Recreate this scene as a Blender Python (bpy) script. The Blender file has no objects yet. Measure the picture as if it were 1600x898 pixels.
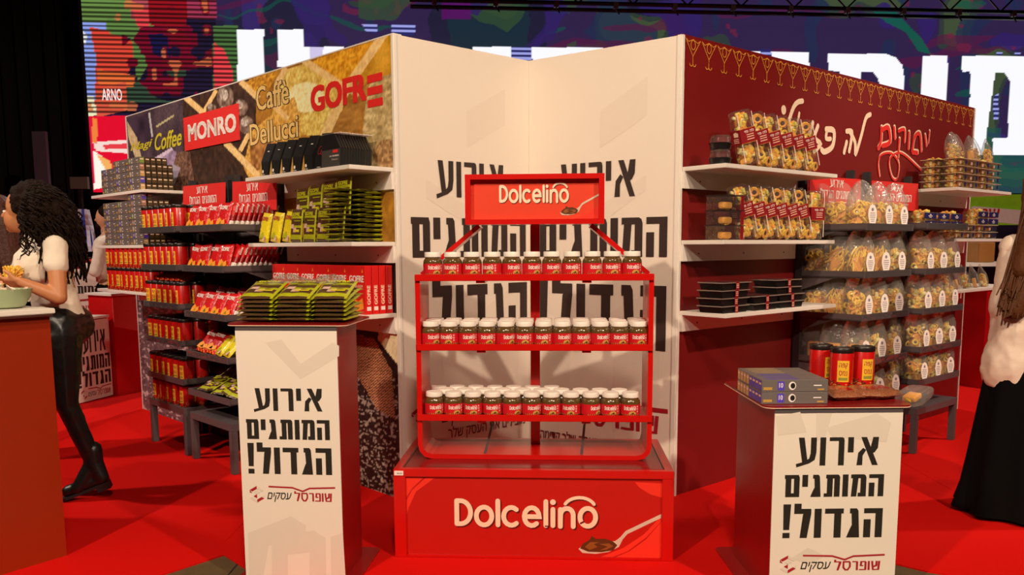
import bpy, bmesh, math, random
import numpy as np
from mathutils import Vector, Matrix, Euler
R_ = math.radians
SC = bpy.context.scene
COL = SC.collection
random.seed(7)
# ------------------------------------------------------------------ camera
F_PX, PY0, PITCH, ROLL, EYE = 1285.0, 540.0, R_(6.87), R_(-0.30), 1.36
cam_d = bpy.data.cameras.new('camera'); cam = bpy.data.objects.new('camera', cam_d); COL.objects.link(cam)
cam_d.sensor_width = 36; cam_d.lens = F_PX / 1600 * 36; cam_d.shift_y = (PY0 - 449) / 1600
cam_d.clip_end = 60
cam.matrix_world = Matrix.Translation((0, 0, EYE)) @ Matrix.Rotation(math.pi/2 - PITCH, 4, 'X') @ Matrix.Rotation(ROLL, 4, 'Z')
SC.camera = cam
# ------------------------------------------------------------------ world and lamps
w = bpy.data.worlds.new('world'); SC.world = w; w.use_nodes = True
w.node_tree.nodes['Background'].inputs[0].default_value = (0.9, 0.75, 0.62, 1)
w.node_tree.nodes['Background'].inputs[1].default_value = 0.20
SC.view_settings.view_transform = 'Standard'; SC.view_settings.look = 'None'
SC.view_settings.exposure = -0.66; SC.view_settings.gamma = 1.0; SC.view_settings.use_curve_mapping = False
def spot(name, loc, target, power, color, size=55, blend=.3, rad=.12):
    d = bpy.data.lights.new(name, 'SPOT'); d.energy = power; d.color = color
    d.spot_size = R_(size); d.spot_blend = blend; d.shadow_soft_size = rad
    o = bpy.data.objects.new(name, d); COL.objects.link(o); o.location = loc
    o.rotation_euler = (Vector(target) - Vector(loc)).to_track_quat('-Z', 'Y').to_euler()
    return o
WARM = (1.0, .80, .60)
spot('spot_lamp', (-3.2, -2.0, 5.2), (0.6, 4.6, 1.0), 2000, WARM, 60, .4, .10)
spot('spot_lamp', (3.6, -1.5, 5.2), (-0.8, 4.8, 1.0), 1950, WARM, 60, .4, .10)
spot('spot_lamp', (0.3, -0.6, 5.4), (0.1, 4.4, 1.4), 900, WARM, 70, .6, .25)
spot('spot_lamp', (-6.3, 4.2, 5.6), (-3.2, 6.6, .6), 1500, (1, .82, .70), 60, .5, .15)
spot('spot_lamp', (6.8, 4.6, 5.6), (3.6, 6.4, .6), 1500, (1, .82, .66), 60, .5, .15)
spot('spot_lamp', (-2.0, 11.0, 6.0), (-3.8, 8.0, 0.2), 1100, (1, .85, .8), 75, .5, .15)
spot('spot_lamp', (2.0, 11.0, 6.0), (4.4, 7.6, 0.2), 1100, (1, .85, .8), 75, .5, .15)
# ------------------------------------------------------------------ measuring helpers: a pixel's ray meets a real plane
def ray(x, y):
    a = x - 800; b = y - PY0
    u = a*math.cos(ROLL) + b*math.sin(ROLL); v = -a*math.sin(ROLL) + b*math.cos(ROLL)
    X = u / F_PX; Z = -v / F_PX
    return np.array([X, math.cos(PITCH) + Z*math.sin(PITCH), -math.sin(PITCH) + Z*math.cos(PITCH)])
def on_z(x, y, z):
    d = ray(x, y); t = (z - EYE) / d[2]; return d*t + [0, 0, EYE]
def on_y(x, y, Y):
    d = ray(x, y); return d*(Y/d[1]) + [0, 0, EYE]
def project(P):
    x, y, z = P[0], P[1], P[2]-EYE
    yc = y*math.cos(PITCH)-z*math.sin(PITCH); zc = y*math.sin(PITCH)+z*math.cos(PITCH)
    u = F_PX*x/yc; v = -F_PX*zc/yc
    return 800+u*math.cos(ROLL)-v*math.sin(ROLL), PY0+u*math.sin(ROLL)+v*math.cos(ROLL)
class Frame:      # local x to the viewer's right along a wall, local y into it, z up
    def __init__(s, ox, oy, ang):
        s.o = np.array([ox, oy]); s.a = ang
        s.X = np.array([math.cos(ang), math.sin(ang)]); s.Y = np.array([-math.sin(ang), math.cos(ang)])
        s.M = Matrix.Translation((ox, oy, 0)) @ Matrix.Rotation(ang, 4, 'Z')
    def hit(s, px, py, y=0.0):
        d = ray(px, py); o = s.o + s.Y*y
        t = np.dot(o, s.Y) / np.dot(d[:2], s.Y); P = d*t
        return float(np.dot(P[:2]-s.o, s.X)), float(P[2]+EYE)
    def w(s, x, y, z):
        q = s.o + s.X*x + s.Y*y; return Vector((q[0], q[1], z))
PA, PD = np.array([-.594, 4.325]), np.array([-3.16, 6.93])
PC, PE = np.array([.88, 4.372]), np.array([3.705, 6.742])
PB = np.array([.107, 4.948])
FL = Frame(PA[0], PA[1], math.atan2(PA[1]-PD[1], PA[0]-PD[0]))      # x = -s
FR = Frame(PC[0], PC[1], math.atan2(PE[1]-PC[1], PE[0]-PC[0]))
FWL = Frame(PA[0], PA[1], math.atan2(PB[1]-PA[1], PB[0]-PA[0]))
FWR = Frame(PB[0], PB[1], math.atan2(PC[1]-PB[1], PC[0]-PB[0]))
LEN_L, LEN_R = float(np.linalg.norm(PD-PA)), float(np.linalg.norm(PE-PC))
LEN_WL, LEN_WR = float(np.linalg.norm(PB-PA)), float(np.linalg.norm(PC-PB))
HW = 2.432
# ------------------------------------------------------------------ materials
def srgb(r, g, b):
    f = lambda c: (c/255/12.92) if c/255 <= .04045 else ((c/255+.055)/1.055)**2.4
    return (f(r), f(g), f(b), 1)
MATS = {}
def mat(name, rgb, rough=.5, metal=0.0, spec=.5, coat=0.0, var=.06, scale=30, bump=0.0, emit=0.0):
    if name in MATS: return MATS[name]
    m = bpy.data.materials.new(name); m.use_nodes = True; nt = m.node_tree; b = nt.nodes['Principled BSDF']
    c = srgb(*rgb)
    tc = nt.nodes.new('ShaderNodeTexCoord'); nz = nt.nodes.new('ShaderNodeTexNoise')
    nz.inputs['Scale'].default_value = scale; nz.inputs['Detail'].default_value = 3
    nt.links.new(tc.outputs['Object'], nz.inputs['Vector'])
    mx = nt.nodes.new('ShaderNodeMix'); mx.data_type = 'RGBA'
    mx.inputs[6].default_value = tuple(v*(1-var) for v in c[:3])+(1,); mx.inputs[7].default_value = tuple(min(1, v*(1+var)) for v in c[:3])+(1,)
    nt.links.new(nz.outputs['Fac'], mx.inputs[0]); nt.links.new(mx.outputs[2], b.inputs['Base Color'])
    b.inputs['Roughness'].default_value = rough; b.inputs['Metallic'].default_value = metal
    b.inputs['Specular IOR Level'].default_value = spec; b.inputs['Coat Weight'].default_value = coat
    if bump:
        bp = nt.nodes.new('ShaderNodeBump'); bp.inputs['Strength'].default_value = bump; bp.inputs['Distance'].default_value = .01
        nt.links.new(nz.outputs['Fac'], bp.inputs['Height']); nt.links.new(bp.outputs[0], b.inputs['Normal'])
    if emit:
        b.inputs['Emission Color'].default_value = c; b.inputs['Emission Strength'].default_value = emit
    MATS[name] = m; return m
def mat_attr(name, rough=.5, emit=0.0, bump=0.0):
    m = bpy.data.materials.new(name); m.use_nodes = True; nt = m.node_tree; b = nt.nodes['Principled BSDF']
    a = nt.nodes.new('ShaderNodeVertexColor'); a.layer_name = 'print'
    b.inputs['Roughness'].default_value = rough
    if emit:
        b.inputs['Base Color'].default_value = (.01, .01, .01, 1)
        nt.links.new(a.outputs[0], b.inputs['Emission Color']); b.inputs['Emission Strength'].default_value = emit
    else: nt.links.new(a.outputs[0], b.inputs['Base Color'])
    MATS[name] = m; return m
def mat_clear(name, tint=(255, 255, 255), gloss=.10, rough=.12, density=.06):
    m = bpy.data.materials.new(name); m.use_nodes = True; nt = m.node_tree; nt.nodes.remove(nt.nodes['Principled BSDF'])
    out = nt.nodes['Material Output']
    tr = nt.nodes.new('ShaderNodeBsdfTransparent'); tr.inputs[0].default_value = srgb(*tint)
    gl = nt.nodes.new('ShaderNodeBsdfGlossy'); gl.inputs['Roughness'].default_value = rough
    df = nt.nodes.new('ShaderNodeBsdfDiffuse'); df.inputs[0].default_value = (.8, .75, .7, 1)
    fr = nt.nodes.new('ShaderNodeFresnel'); fr.inputs[0].default_value = 1.45
    nz = nt.nodes.new('ShaderNodeTexNoise'); nz.inputs['Scale'].default_value = 28
    tc = nt.nodes.new('ShaderNodeTexCoord'); nt.links.new(tc.outputs['Object'], nz.inputs['Vector'])
    bp = nt.nodes.new('ShaderNodeBump'); bp.inputs['Strength'].default_value = .5; bp.inputs['Distance'].default_value = .02
    nt.links.new(nz.outputs['Fac'], bp.inputs['Height']); nt.links.new(bp.outputs[0], gl.inputs['Normal'])
    a = nt.nodes.new('ShaderNodeMath'); a.operation = 'ADD'; a.inputs[1].default_value = gloss; cap = nt.nodes.new('ShaderNodeMath'); cap.operation = 'MULTIPLY'; cap.inputs[1].default_value = .45; nt.links.new(fr.outputs[0], cap.inputs[0]); nt.links.new(cap.outputs[0], a.inputs[0])
    m1 = nt.nodes.new('ShaderNodeMixShader'); m1.inputs[0].default_value = density
    nt.links.new(tr.outputs[0], m1.inputs[1]); nt.links.new(df.outputs[0], m1.inputs[2])
    m2 = nt.nodes.new('ShaderNodeMixShader'); nt.links.new(a.outputs[0], m2.inputs[0])
    nt.links.new(m1.outputs[0], m2.inputs[1]); nt.links.new(gl.outputs[0], m2.inputs[2])
    nt.links.new(m2.outputs[0], out.inputs[0]); MATS[name] = m; return m
WHITE = mat('white_laminate', (236, 226, 214), .45, var=.02)
PANEL = mat('white_print_vinyl', (236, 222, 206), .55, var=.02, scale=3)
GHOST = mat('pale_grey_print', (225, 210, 194), .55, var=.02)
INK = mat('black_ink', (38, 32, 26), .5); INKB = mat('brown_black_ink', (52, 36, 32), .5)
REDINK = mat('crimson_ink', (170, 24, 40), .5)
REDMET = mat('red_painted_metal', (200, 14, 8), .28, spec=.5, coat=.3, var=.03)
REDPRINT = mat('red_print', (190, 22, 12), .4, var=.04, scale=4)
REDPRINT2 = mat('orange_red_print', (236, 52, 34), .4, var=.02)
ORANGEPRINT = mat('header_print', (222, 62, 34), .4, var=.03)
REDCARD = mat('red_card', (228, 44, 40), .5, var=.03)
REDLAM = mat('deep_red_laminate', (150, 20, 18), .33, coat=.15, var=.05, scale=3)
REDTOP = mat('red_top_laminate', (128, 18, 20), .25, coat=.2)
MAROON = mat('maroon_vinyl', (122, 22, 22), .42, var=.04, scale=2)
GOLDINK = mat('gold_ink', (214, 140, 52), .5)
CREAM = mat('cream_ink', (246, 214, 184), .5)
GREYMET = mat('grey_painted_metal', (84, 74, 76), .42, spec=.5, var=.05)
DARKMET = mat('dark_grey_metal', (46, 42, 44), .45)
BLACK = mat('matt_black', (14, 13, 14), .6); BLACKG = mat('gloss_black', (20, 18, 20), .25)
CANRED = mat('can_red', (196, 16, 14), .3, coat=.3); CANYEL = mat('can_yellow', (238, 186, 50), .4)
CANLID = mat('can_black_lid', (32, 22, 20), .35); BEAN = mat('bean_print', (86, 34, 18), .4, var=.3, scale=300)
BROWN = mat('spread_brown', (74, 50, 22), .2, coat=.5); LIDW = mat('white_plastic_lid', (238, 228, 216), .4)
PACKRED = mat('foil_red', (204, 18, 20), .32, coat=.2, bump=.4, scale=60)
PACKYEL = mat('foil_yellow', (226, 206, 24), .34, coat=.2, bump=.4, scale=60)
PACKGRN = mat('foil_lime', (176, 178, 30), .32, coat=.3, bump=.4, scale=60)
PACKBRN = mat('foil_brown', (86, 60, 38), .28, coat=.4, bump=.4, scale=60)
PACKPNK = mat('foil_pale_pink', (216, 178, 160), .3)
ORANGE = mat('wafer_orange', (240, 150, 40), .5); WHT = mat('print_white', (245, 232, 222), .5)
CAPS = mat('capsule_box_grey', (112, 102, 98), .35, var=.08, scale=80); CAPSB = mat('capsule_box_brown', (60, 44, 22), .4)
PURP = mat('capsule_purple', (88, 66, 196), .4); GOLDC = mat('capsule_gold', (206, 168, 106), .4)
GREENC = mat('capsule_green', (130, 160, 60), .4); PINKC = mat('capsule_copper', (176, 120, 96), .4)
BISC = mat('biscuit_gold', (248, 196, 70), .6, var=.25, scale=90); BISC2 = mat('biscuit_brown', (232, 158, 62), .6, var=.3, scale=90)
BISC3 = mat('biscuit_pale', (246, 228, 160), .6, var=.2, scale=90); BISC4 = mat('biscuit_olive', (204, 190, 90), .6, var=.3, scale=90)
CHOC = mat('chocolate', (70, 34, 18), .5)
FOILP = mat('gold_print', (196, 150, 70), .4)
NAVY = mat('navy_band', (40, 36, 88), .4); TRAYB = mat('black_tray', (26, 22, 22), .3)
CLEAR = mat_clear('clear_film', gloss=.0, density=.11, rough=.15); CLEARP = mat_clear('clear_plastic', gloss=.0, density=.03, rough=.08)
SKIN = mat('skin', (196, 128, 84), .5, var=.05); SKIN2 = mat('skin_light', (206, 150, 116), .5)
TEE = mat('white_cotton', (232, 216, 196), .8, bump=.15, scale=14); LEATHER = mat('black_leather', (20, 20, 20), .32, bump=.25, scale=22)
BOOT = mat('boot_leather', (16, 14, 14), .4); HAIRD = mat('dark_curly_hair', (30, 17, 10), .75, spec=.12, bump=1.0, scale=90)
HAIRB = mat('brown_hair', (84, 46, 22), .6, spec=.15, bump=.5, scale=50)
SKIRT = mat('black_skirt_cloth', (8, 7, 7), .9, spec=.1); SHIRT = mat('cream_satin', (230, 206, 186), .5, bump=.2, scale=9)
# ------------------------------------------------------------------ object helpers
def link(o, parent=None):
    COL.objects.link(o)
    if parent: o.parent = parent
    return o
def tag(o, label=None, cat=None, group=None, kind=None):
    if label: o['label'] = label
    if cat: o['category'] = cat
    if group: o['group'] = group
    if kind: o['kind'] = kind
    return o
def thing(name, label, cat, M=None, group=None):
    o = bpy.data.objects.new(name, None); o.empty_display_size = .05; link(o)
    if M is not None: o.matrix_world = M
    return tag(o, label, cat, group)
class MB:
    def __init__(s): s.v = []; s.f = []; s.m = []; s.mats = []; s.M = None
    def mi(s, m):
        if m not in s.mats: s.mats.append(m)
        return s.mats.index(m)
    def add(s, vs, fs, m, M=None):
        k = len(s.v); i = s.mi(m); M = M or s.M
        if M is not None: vs = [M @ Vector(v) for v in vs]
        s.v += [tuple(v) for v in vs]; s.f += [tuple(k+j for j in f) for f in fs]; s.m += [i]*len(fs)
        return s
    def box(s, x0, x1, y0, y1, z0, z1, m, M=None):
        vs = [(x, y, z) for z in (z0, z1) for y in (y0, y1) for x in (x0, x1)]
        return s.add(vs, [(0, 2, 3, 1), (4, 5, 7, 6), (0, 1, 5, 4), (2, 6, 7, 3), (0, 4, 6, 2), (1, 3, 7, 5)], m, M)
    def rbox(s, x0, x1, y0, y1, z0, z1, m, r=.004, seg=2, M=None):
        bm = bmesh.new(); bmesh.ops.create_cube(bm, size=1)
        for v in bm.verts: v.co = ((x0+x1)/2+v.co.x*(x1-x0), (y0+y1)/2+v.co.y*(y1-y0), (z0+z1)/2+v.co.z*(z1-z0))
        bmesh.ops.bevel(bm, geom=bm.edges[:], offset=r, segments=seg, affect='EDGES', profile=.5)
        bm.verts.index_update(); s.add([v.co[:] for v in bm.verts], [[v.index for v in f.verts] for f in bm.faces], m, M); bm.free(); return s
    def lathe(s, prof, n, m, M=None, cx=0, cy=0):
        vs = []; fs = []
        for (r, z) in prof:
            for i in range(n): vs.append((cx+r*math.cos(2*math.pi*i/n), cy+r*math.sin(2*math.pi*i/n), z))
        for j in range(len(prof)-1):
            for i in range(n): fs.append((j*n+i, j*n+(i+1) % n, (j+1)*n+(i+1) % n, (j+1)*n+i))
        fs.append(tuple(range(n-1, -1, -1))); k = (len(prof)-1)*n; fs.append(tuple(range(k, k+n)))
        return s.add(vs, fs, m, M)
    def tube(s, pts, r, m, n=8, M=None):
        pts = [Vector(p) for p in pts]; rs = r if isinstance(r, (list, tuple)) else [r]*len(pts); vs = []; fs = []
        for i, p in enumerate(pts):
            d = (pts[min(i+1, len(pts)-1)]-pts[max(i-1, 0)]).normalized()
            a = d.cross(Vector((0, 0, 1))); a = a.normalized() if a.length > .01 else Vector((1, 0, 0)); b = d.cross(a)
            for k in range(n):
                t = 2*math.pi*k/n; vs.append(p+(a*math.cos(t)+b*math.sin(t))*rs[i])
        for i in range(len(pts)-1):
            for k in range(n): fs.append((i*n+k, (i+1)*n+k, (i+1)*n+(k+1) % n, i*n+(k+1) % n))
        fs.append(tuple(range(n))); q = (len(pts)-1)*n; fs.append(tuple(range(q+n-1, q-1, -1)))
        return s.add(vs, fs, m, M)
    def prism(s, pts, y0, y1, m, M=None):     # outline in x,z (counter-clockwise), extruded along y
        n = len(pts); vs = [(p[0], y0, p[1]) for p in pts]+[(p[0], y1, p[1]) for p in pts]
        fs = [tuple(range(n)), tuple(range(2*n-1, n-1, -1))]+[(i, i+n, (i+1) % n+n, (i+1) % n) for i in range(n)]
        return s.add(vs, fs, m, M)
    def slab(s, pts, z0, z1, m, M=None):      # outline in x,y, extruded along z
        n = len(pts); vs = [(p[0], p[1], z0) for p in pts]+[(p[0], p[1], z1) for p in pts]
        fs = [tuple(range(n-1, -1, -1)), tuple(range(n, 2*n))]+[(i, (i+1) % n, (i+1) % n+n, i+n) for i in range(n)]
        return s.add(vs, fs, m, M)
    def flat(s, polys, y, m, fn=None, M=None):      # printed shapes: 2-D polygons laid on y (facing the viewer) or through fn
        for i, P in enumerate(polys):
            d = 1.2e-5*(i % 40)      # neighbouring pieces never share a plane exactly
            vs = [(lambda q: (q[0], q[1]-d, q[2]))(fn(p[0], p[1])) if fn else (p[0], y-d, p[1]) for p in P]
            s.add(vs, [tuple(range(len(vs)))], m, M)
        return s
    def mesh(s, name, smooth=False, bevel=0):
        me = bpy.data.meshes.new(name); me.from_pydata(s.v, [], s.f)
        for m in s.mats: me.materials.append(m)
        me.polygons.foreach_set('material_index', s.m)
        if bevel:
            bm = bmesh.new(); bm.from_mesh(me)
            bmesh.ops.bevel(bm, geom=bm.edges[:], offset=bevel, segments=2, affect='EDGES', clamp_overlap=True); bm.to_mesh(me); bm.free()
        me.update()
        if smooth:
            me.polygons.foreach_set('use_smooth', [True]*len(me.polygons))
            try: me.set_sharp_from_angle(angle=R_(35))
            except Exception: pass
        return me
    def obj(s, name, parent=None, M=None, smooth=False, bevel=0):
        o = bpy.data.objects.new(name, s.mesh(name, smooth, bevel)); link(o, parent)
        if M is not None: o.matrix_world = M
        return o
class Kind:       # a kind of thing: its parts and sub-parts, whose mesh data all its copies share
    def __init__(s, name, cat): s.name = name; s.cat = cat; s.parts = []
    def part(s, name, mb, smooth=False, label=None, subs=(), kind=None, bevel=0):
        me = mb if isinstance(mb, bpy.types.Mesh) else mb.mesh(name, smooth, bevel)
        s.parts.append((name, me, label, [(a, b.mesh(a, smooth)) for a, b in subs], kind)); return s
    def put(s, M, label, group=None):
        r = thing(s.name, label, s.cat, M, group)
        for (nm, me, lb, subs, kd) in s.parts:
            o = bpy.data.objects.new(nm, me); link(o, r)
            if lb: o['label'] = lb
            if kd: o['kind'] = kd
            for (a, b) in subs: link(bpy.data.objects.new(a, b), o)
        return r
def place(fr, x, y, z, rz=0, rx=0, ry=0):
    return fr.M @ Matrix.Translation((x, y, z)) @ Euler((rx, ry, rz)).to_matrix().to_4x4()
ORD = ['first', 'second', 'third', 'fourth', 'fifth', 'sixth', 'seventh', 'eighth', 'ninth', 'tenth', 'eleventh', 'twelfth', 'thirteenth', 'fourteenth']
# ------------------------------------------------------------------ lettering
def stroke(pts, wd, closed=False, cap=True):
    P = [Vector((p[0], p[1])) for p in pts]; n = len(P); L = []; Rr = []
    for i in range(n):
        a = P[i-1] if (i > 0 or closed) else None; b = P[(i+1) % n] if (i < n-1 or closed) else None
        d1 = (P[i]-a).normalized() if a is not None else None; d2 = (b-P[i]).normalized() if b is not None else None
        if d1 is None: d1 = d2
        if d2 is None: d2 = d1
        d = d1+d2
        if d.length < .2: d = d2
        d = d.normalized(); nn = Vector((-d.y, d.x)); k = 1/max(.5, nn.dot(Vector((-d2.y, d2.x))))
        L.append(P[i]+nn*wd/2*k); Rr.append(P[i]-nn*wd/2*k)
    out = [[Rr[i], Rr[(i+1) % n], L[(i+1) % n], L[i]] for i in range(n if closed else n-1)]
    if cap and not closed:
        for e, dd in ((P[0], P[0]-P[1]), (P[-1], P[-1]-P[-2])):
            t = math.atan2(dd.y, dd.x)
            out.append([e+Vector((math.cos(t-math.pi/2+k*math.pi/6), math.sin(t-math.pi/2+k*math.pi/6)))*wd/2 for k in range(7)])
    return [[(p[0], p[1]) for p in q] for q in out]
def arc(cx, cy, rx, ry, a0, a1, n=14): return [(cx+rx*math.cos(R_(a0+(a1-a0)*i/n)), cy+ry*math.sin(R_(a0+(a1-a0)*i/n))) for i in range(n+1)]
def ring(cx, cy, rx, ry, n=22): return arc(cx, cy, rx, ry, 0, 360-360/n, n-1)
def fit(polys, x0, x1, z0, z1, slant=0.0):
    xs = [p[0] for q in polys for p in q]; zs = [p[1] for q in polys for p in q]
    a, b, c, d = min(xs), max(xs), min(zs), max(zs)
    return [[(x0+(p[0]-a)/(b-a)*(x1-x0), z0+(p[1]-c)/(d-c)*(z1-z0)+slant*((p[0]-a)/(b-a))) for p in q] for q in polys]
def spread_logo():
    W = 26; o = []
    y = lambda v: 560-v
    o += stroke([(380, y(547)), (380, y(418))], W); o += stroke([(380, y(418))]+arc(400, y(482.5), 55, 64.5, 90, -90)+[(380, y(547))], W)
    o += stroke(ring(528, y(502), 42, 50), W, True); o += stroke([(603, y(417)), (603, y(551))], W)
    o += stroke(arc(676, y(502), 42, 50, 50, 310), W)
    o += stroke([(747, y(502)), (826, y(502))]+arc(786, y(502), 40, 50, 0, 310)[1:], W)
    o += stroke([(862, y(417)), (862, y(551))], W); o += stroke([(900, y(460)), (900, y(551))], W)
    o += [ring(900, y(420), 16, 16, 10)]
    o += stroke([(940, y(555)), (940, y(460))], W); o += stroke([(940, y(520))]+arc(975, y(492), 34, 38, 180, 0)+[(1009, y(555))], W)
    o += stroke(ring(1087, y(502), 42, 50), W, True); o += stroke(arc(1043, y(455), 85, 62, 155, 25, 10), 18)
    return o
def heb(ch, w):
    h = w*.68; r = lambda a, b, c, d: [(a, b), (c, b), (c, d), (a, d)]
    if ch == 'ו': return [r(0, 0, w, 100)], w
    if ch == 'י': return [r(0, 46, w, 100)], w
    if ch == 'ר': return [r(0, 100-h, 42, 100), [(42-w*.6, 0), (42+w*.4, 0), (42+w*.4, 88), (42+w*.3, 97), (42, 100), (42-w*.6, 100)]], 42+w*.4
    if ch == 'ד': return [r(0, 100-h, 66, 100), r(58-w, 0, 58, 100)], 66
    if ch == 'ה': return [r(0, 100-h, 66, 100), r(66-w, 0, 66, 100), r(0, 0, w, 62)], 66
    if ch == 'ת': return [r(8, 100-h, 62, 100), [(70-w, 0), (70, 0), (70, 88), (66, 97), (60, 100), (70-w, 100)], r(13, 0, 13+w, 100), r(0, 0, 20, h*.9)], 70
    if ch == 'ם': return [r(4, 100-h, 62, 100), r(4, 0, 66, h), r(4, 0, 4+w, 100), [(66-w, 0), (66, 0), (66, 88), (62, 97), (58, 100), (66-w, 100)], r(0, 100-h, 8, 100)], 66
    if ch == 'מ': return [[(2, 0), (2+w*.95, 0), (9+w, 100), (9, 100)], r(0, 100-h, 58, 100), [(68-w, 0), (68, 0), (68, 86), (64, 96), (56, 100), (68-w, 100)], r(32, 0, 60, h)], 68
    if ch == 'ג': return [r(10, 100-h, 34, 100), [(46-w, 0), (46, 0), (40, 92), (34, 100), (40-w, 100)], [(0, 0), (w*.9, 0), (34, 44), (38-w*.6, 52), (12, 30)]], 48
    if ch == 'ל': return [[(0, 92), (w, 92), (w, 118), (0, 118)], r(0, 100-h, 58, 100), [(58-w, 100-h), (60, 100), (60, 82), (22+w, 0), (22, 0), (56-w, 80)]], 60
    if ch == 'ע': return [[(7, 100), (7+w, 100), (30+w*.5, 8), (30-w*.5, 12)][::-1], [(48, 100), (48+w, 100), (48+w, 46), (62, 20), (44, 8), (2, -6), (0, 6), (28, 14), (44, 26), (48, 44)][::-1]], 48+w
    if ch == 'א': return [[(52, 0), (52+w, 0), (12+w, 100), (12, 100)], [(52, 100), (52+w, 100), (50+w, 62), (40+w, 46), (34+w, 44), (44, 60)][::-1], [(0, 0), (w, 0), (w, 34), (30, 54), (20, 62), (4, 44)]], 52+w
    if ch == '!': return [r(4, 0, 4+w, 18), [(6, 28), (2+w, 28), (6+w, 116), (4, 116)]], w+6
    st = lambda pts, k=1.0, cl=False: stroke(pts, w*k, cl, cap=False)
    if ch == 'ס': return st([(w/2, 50), (w/2, 100-h/2), (56, 100-h/2), (62, 80), (62, 40), (44, h/2), (24, h/2), (w/2, 32)], .9, True), 62+w/2
    if ch == 'פ': return r(0, 0, 56, h)+r(6, 100-h, 50, 100)+[[(60-w, 4), (60, 4), (60, 90), (50, 100), (60-w, 100)]]+r(8, 48, 8+w*.9, 100)*0+[[(8, 50), (8+w, 50), (8+w, 100), (8, 100)], [(8, 44), (34, 44), (34, 44+h), (8, 44+h)]] if 0 else ([[(0, 0), (56, 0), (56, h), (0, h)], [(8, 100-h), (52, 100-h), (52, 100), (8, 100)], [(60-w, 2), (60, 2), (60, 90), (52, 100), (60-w, 100)], [(4, 48), (4+w, 48), (8+w, 100), (8, 100)], [(8, 44), (34, 44), (34, 44+h), (8, 44+h)]]), 60
    if ch == 'ק': return [[(2, 100-h), (60, 100-h), (60, 100), (2, 100)], [(46, 100), (62, 100), (62, 70), (40, 16), (24, 16), (46, 66)][::-1], [(6, -32), (6+w, -32), (6+w, 62), (6, 62)]], 62
    if ch == 'נ': return [[(10, 100-h), (34, 100-h), (34, 100), (10, 100)], [(40-w, 0), (40, 0), (40, 90), (34, 100), (40-w, 100)], [(0, 0), (40, 0), (40, h), (0, h)]], 42
    if ch == 'ש': return [[(0, 100), (w, 100), (w+8, 0), (10, 0)][::-1], [(10, 0), (66, 0), (68, h), (10, h)], [(76-w, 100), (76, 100), (70, 0), (70-w, 0)][::-1], [(38, 100), (38+w, 100), (36+w, 44), (16, 28), (16, 44), (36, 56)][::-1]], 76
    return [], 25
def hebword(s, w, gap=12):      # s in reading order; laid out right to left
    x = 0; out = []
    for ch in reversed(s):
        g, a = heb(ch, w); out += [[(p[0]+x, p[1]) for p in q] for q in g]; x += a+gap
    return out
_tc = {}
def text2d(s, bold=0.0, shear=0.0, rtl=False):
    k = (s, bold, shear)
    if k in _tc: return _tc[k]
    c = bpy.data.curves.new('t', 'FONT'); c.body = s[::-1] if rtl else s; c.shear = shear; c.resolution_u = 3
    o = bpy.data.objects.new('t', c); COL.objects.link(o); dg = bpy.context.evaluated_depsgraph_get()
    me = bpy.data.meshes.new_from_object(o.evaluated_get(dg))
    P = [[(me.vertices[i].co.x, me.vertices[i].co.y) for i in p.vertices] for p in me.polygons]
    bpy.data.objects.remove(o); bpy.data.curves.remove(c); bpy.data.meshes.remove(me)
    # keep every polygon facing the viewer
    def area(q): return sum(q[i-1][0]*q[i][1]-q[i][0]*q[i-1][1] for i in range(len(q)))
    P = [q if area(q) > 0 else q[::-1] for q in P]
    if bold:      # embolden by laying the letters again a little to each side
        b = bold*.62; P = [[(x+dx*b, y+dy*b) for x, y in q] for dx, dy in ((0, 0), (-1, -.6), (1, -.6), (-1, .6), (1, .6)) for q in P]
    _tc[k] = P; return P
def hexlogo(mb, cx, cz, r, y, fn=None, m1=None, m2=None):
    m1 = m1 or REDINK; m2 = m2 or GHOST
    H = [(cx+r*math.cos(R_(90+60*i)), cz+r*math.sin(R_(90+60*i))) for i in range(6)]; l = lambda a, b, t: (a[0]+(b[0]-a[0])*t, a[1]+(b[1]-a[1])*t)
    c = (cx, cz)
    mb.flat([[l(H[0], c, .0), H[1], l(H[1], c, .35), l(H[0], c, .35)], [H[1], H[2], l(H[2], H[1], .7), l(l(H[1], c, .45), H[2], .2)], [H[3], H[4], l(H[4], c, .35), l(H[3], c, .35)],
             [l(H[2], c, .5), l(H[3], c, .5), c]], y, m1, fn)
    mb.flat([[H[5], H[0], l(H[0], c, .35), l(H[5], c, .35)], [H[4], H[5], l(H[5], H[4], .6), l(H[4], c, .3)], [H[2], H[3], l(H[3], c, .3), l(H[2], c, .3)], [l(H[0], c, .5), l(H[1], c, .5), c, l(H[5], c, .5)]], y, m2, fn)
def slogan(mb, lines, y, m):          # lines: (x0, x1, z0, z1) of the three lines
    for s, wd, b in (('אירוע', 19, lines[0]), ('המותגים', 25, lines[1]), ('הגדול!', 25, lines[2])):
        P = hebword(s, wd); k = (b[3]-b[2])/100.0
        xs = [p[0] for q in P for p in q]; sx = (b[1]-b[0])/(max(xs)-min(xs))
        mb.flat([[(b[0]+(p[0]-min(xs))*sx, b[2]+p[1]*k) for p in q] for q in P], y, m)
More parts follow.
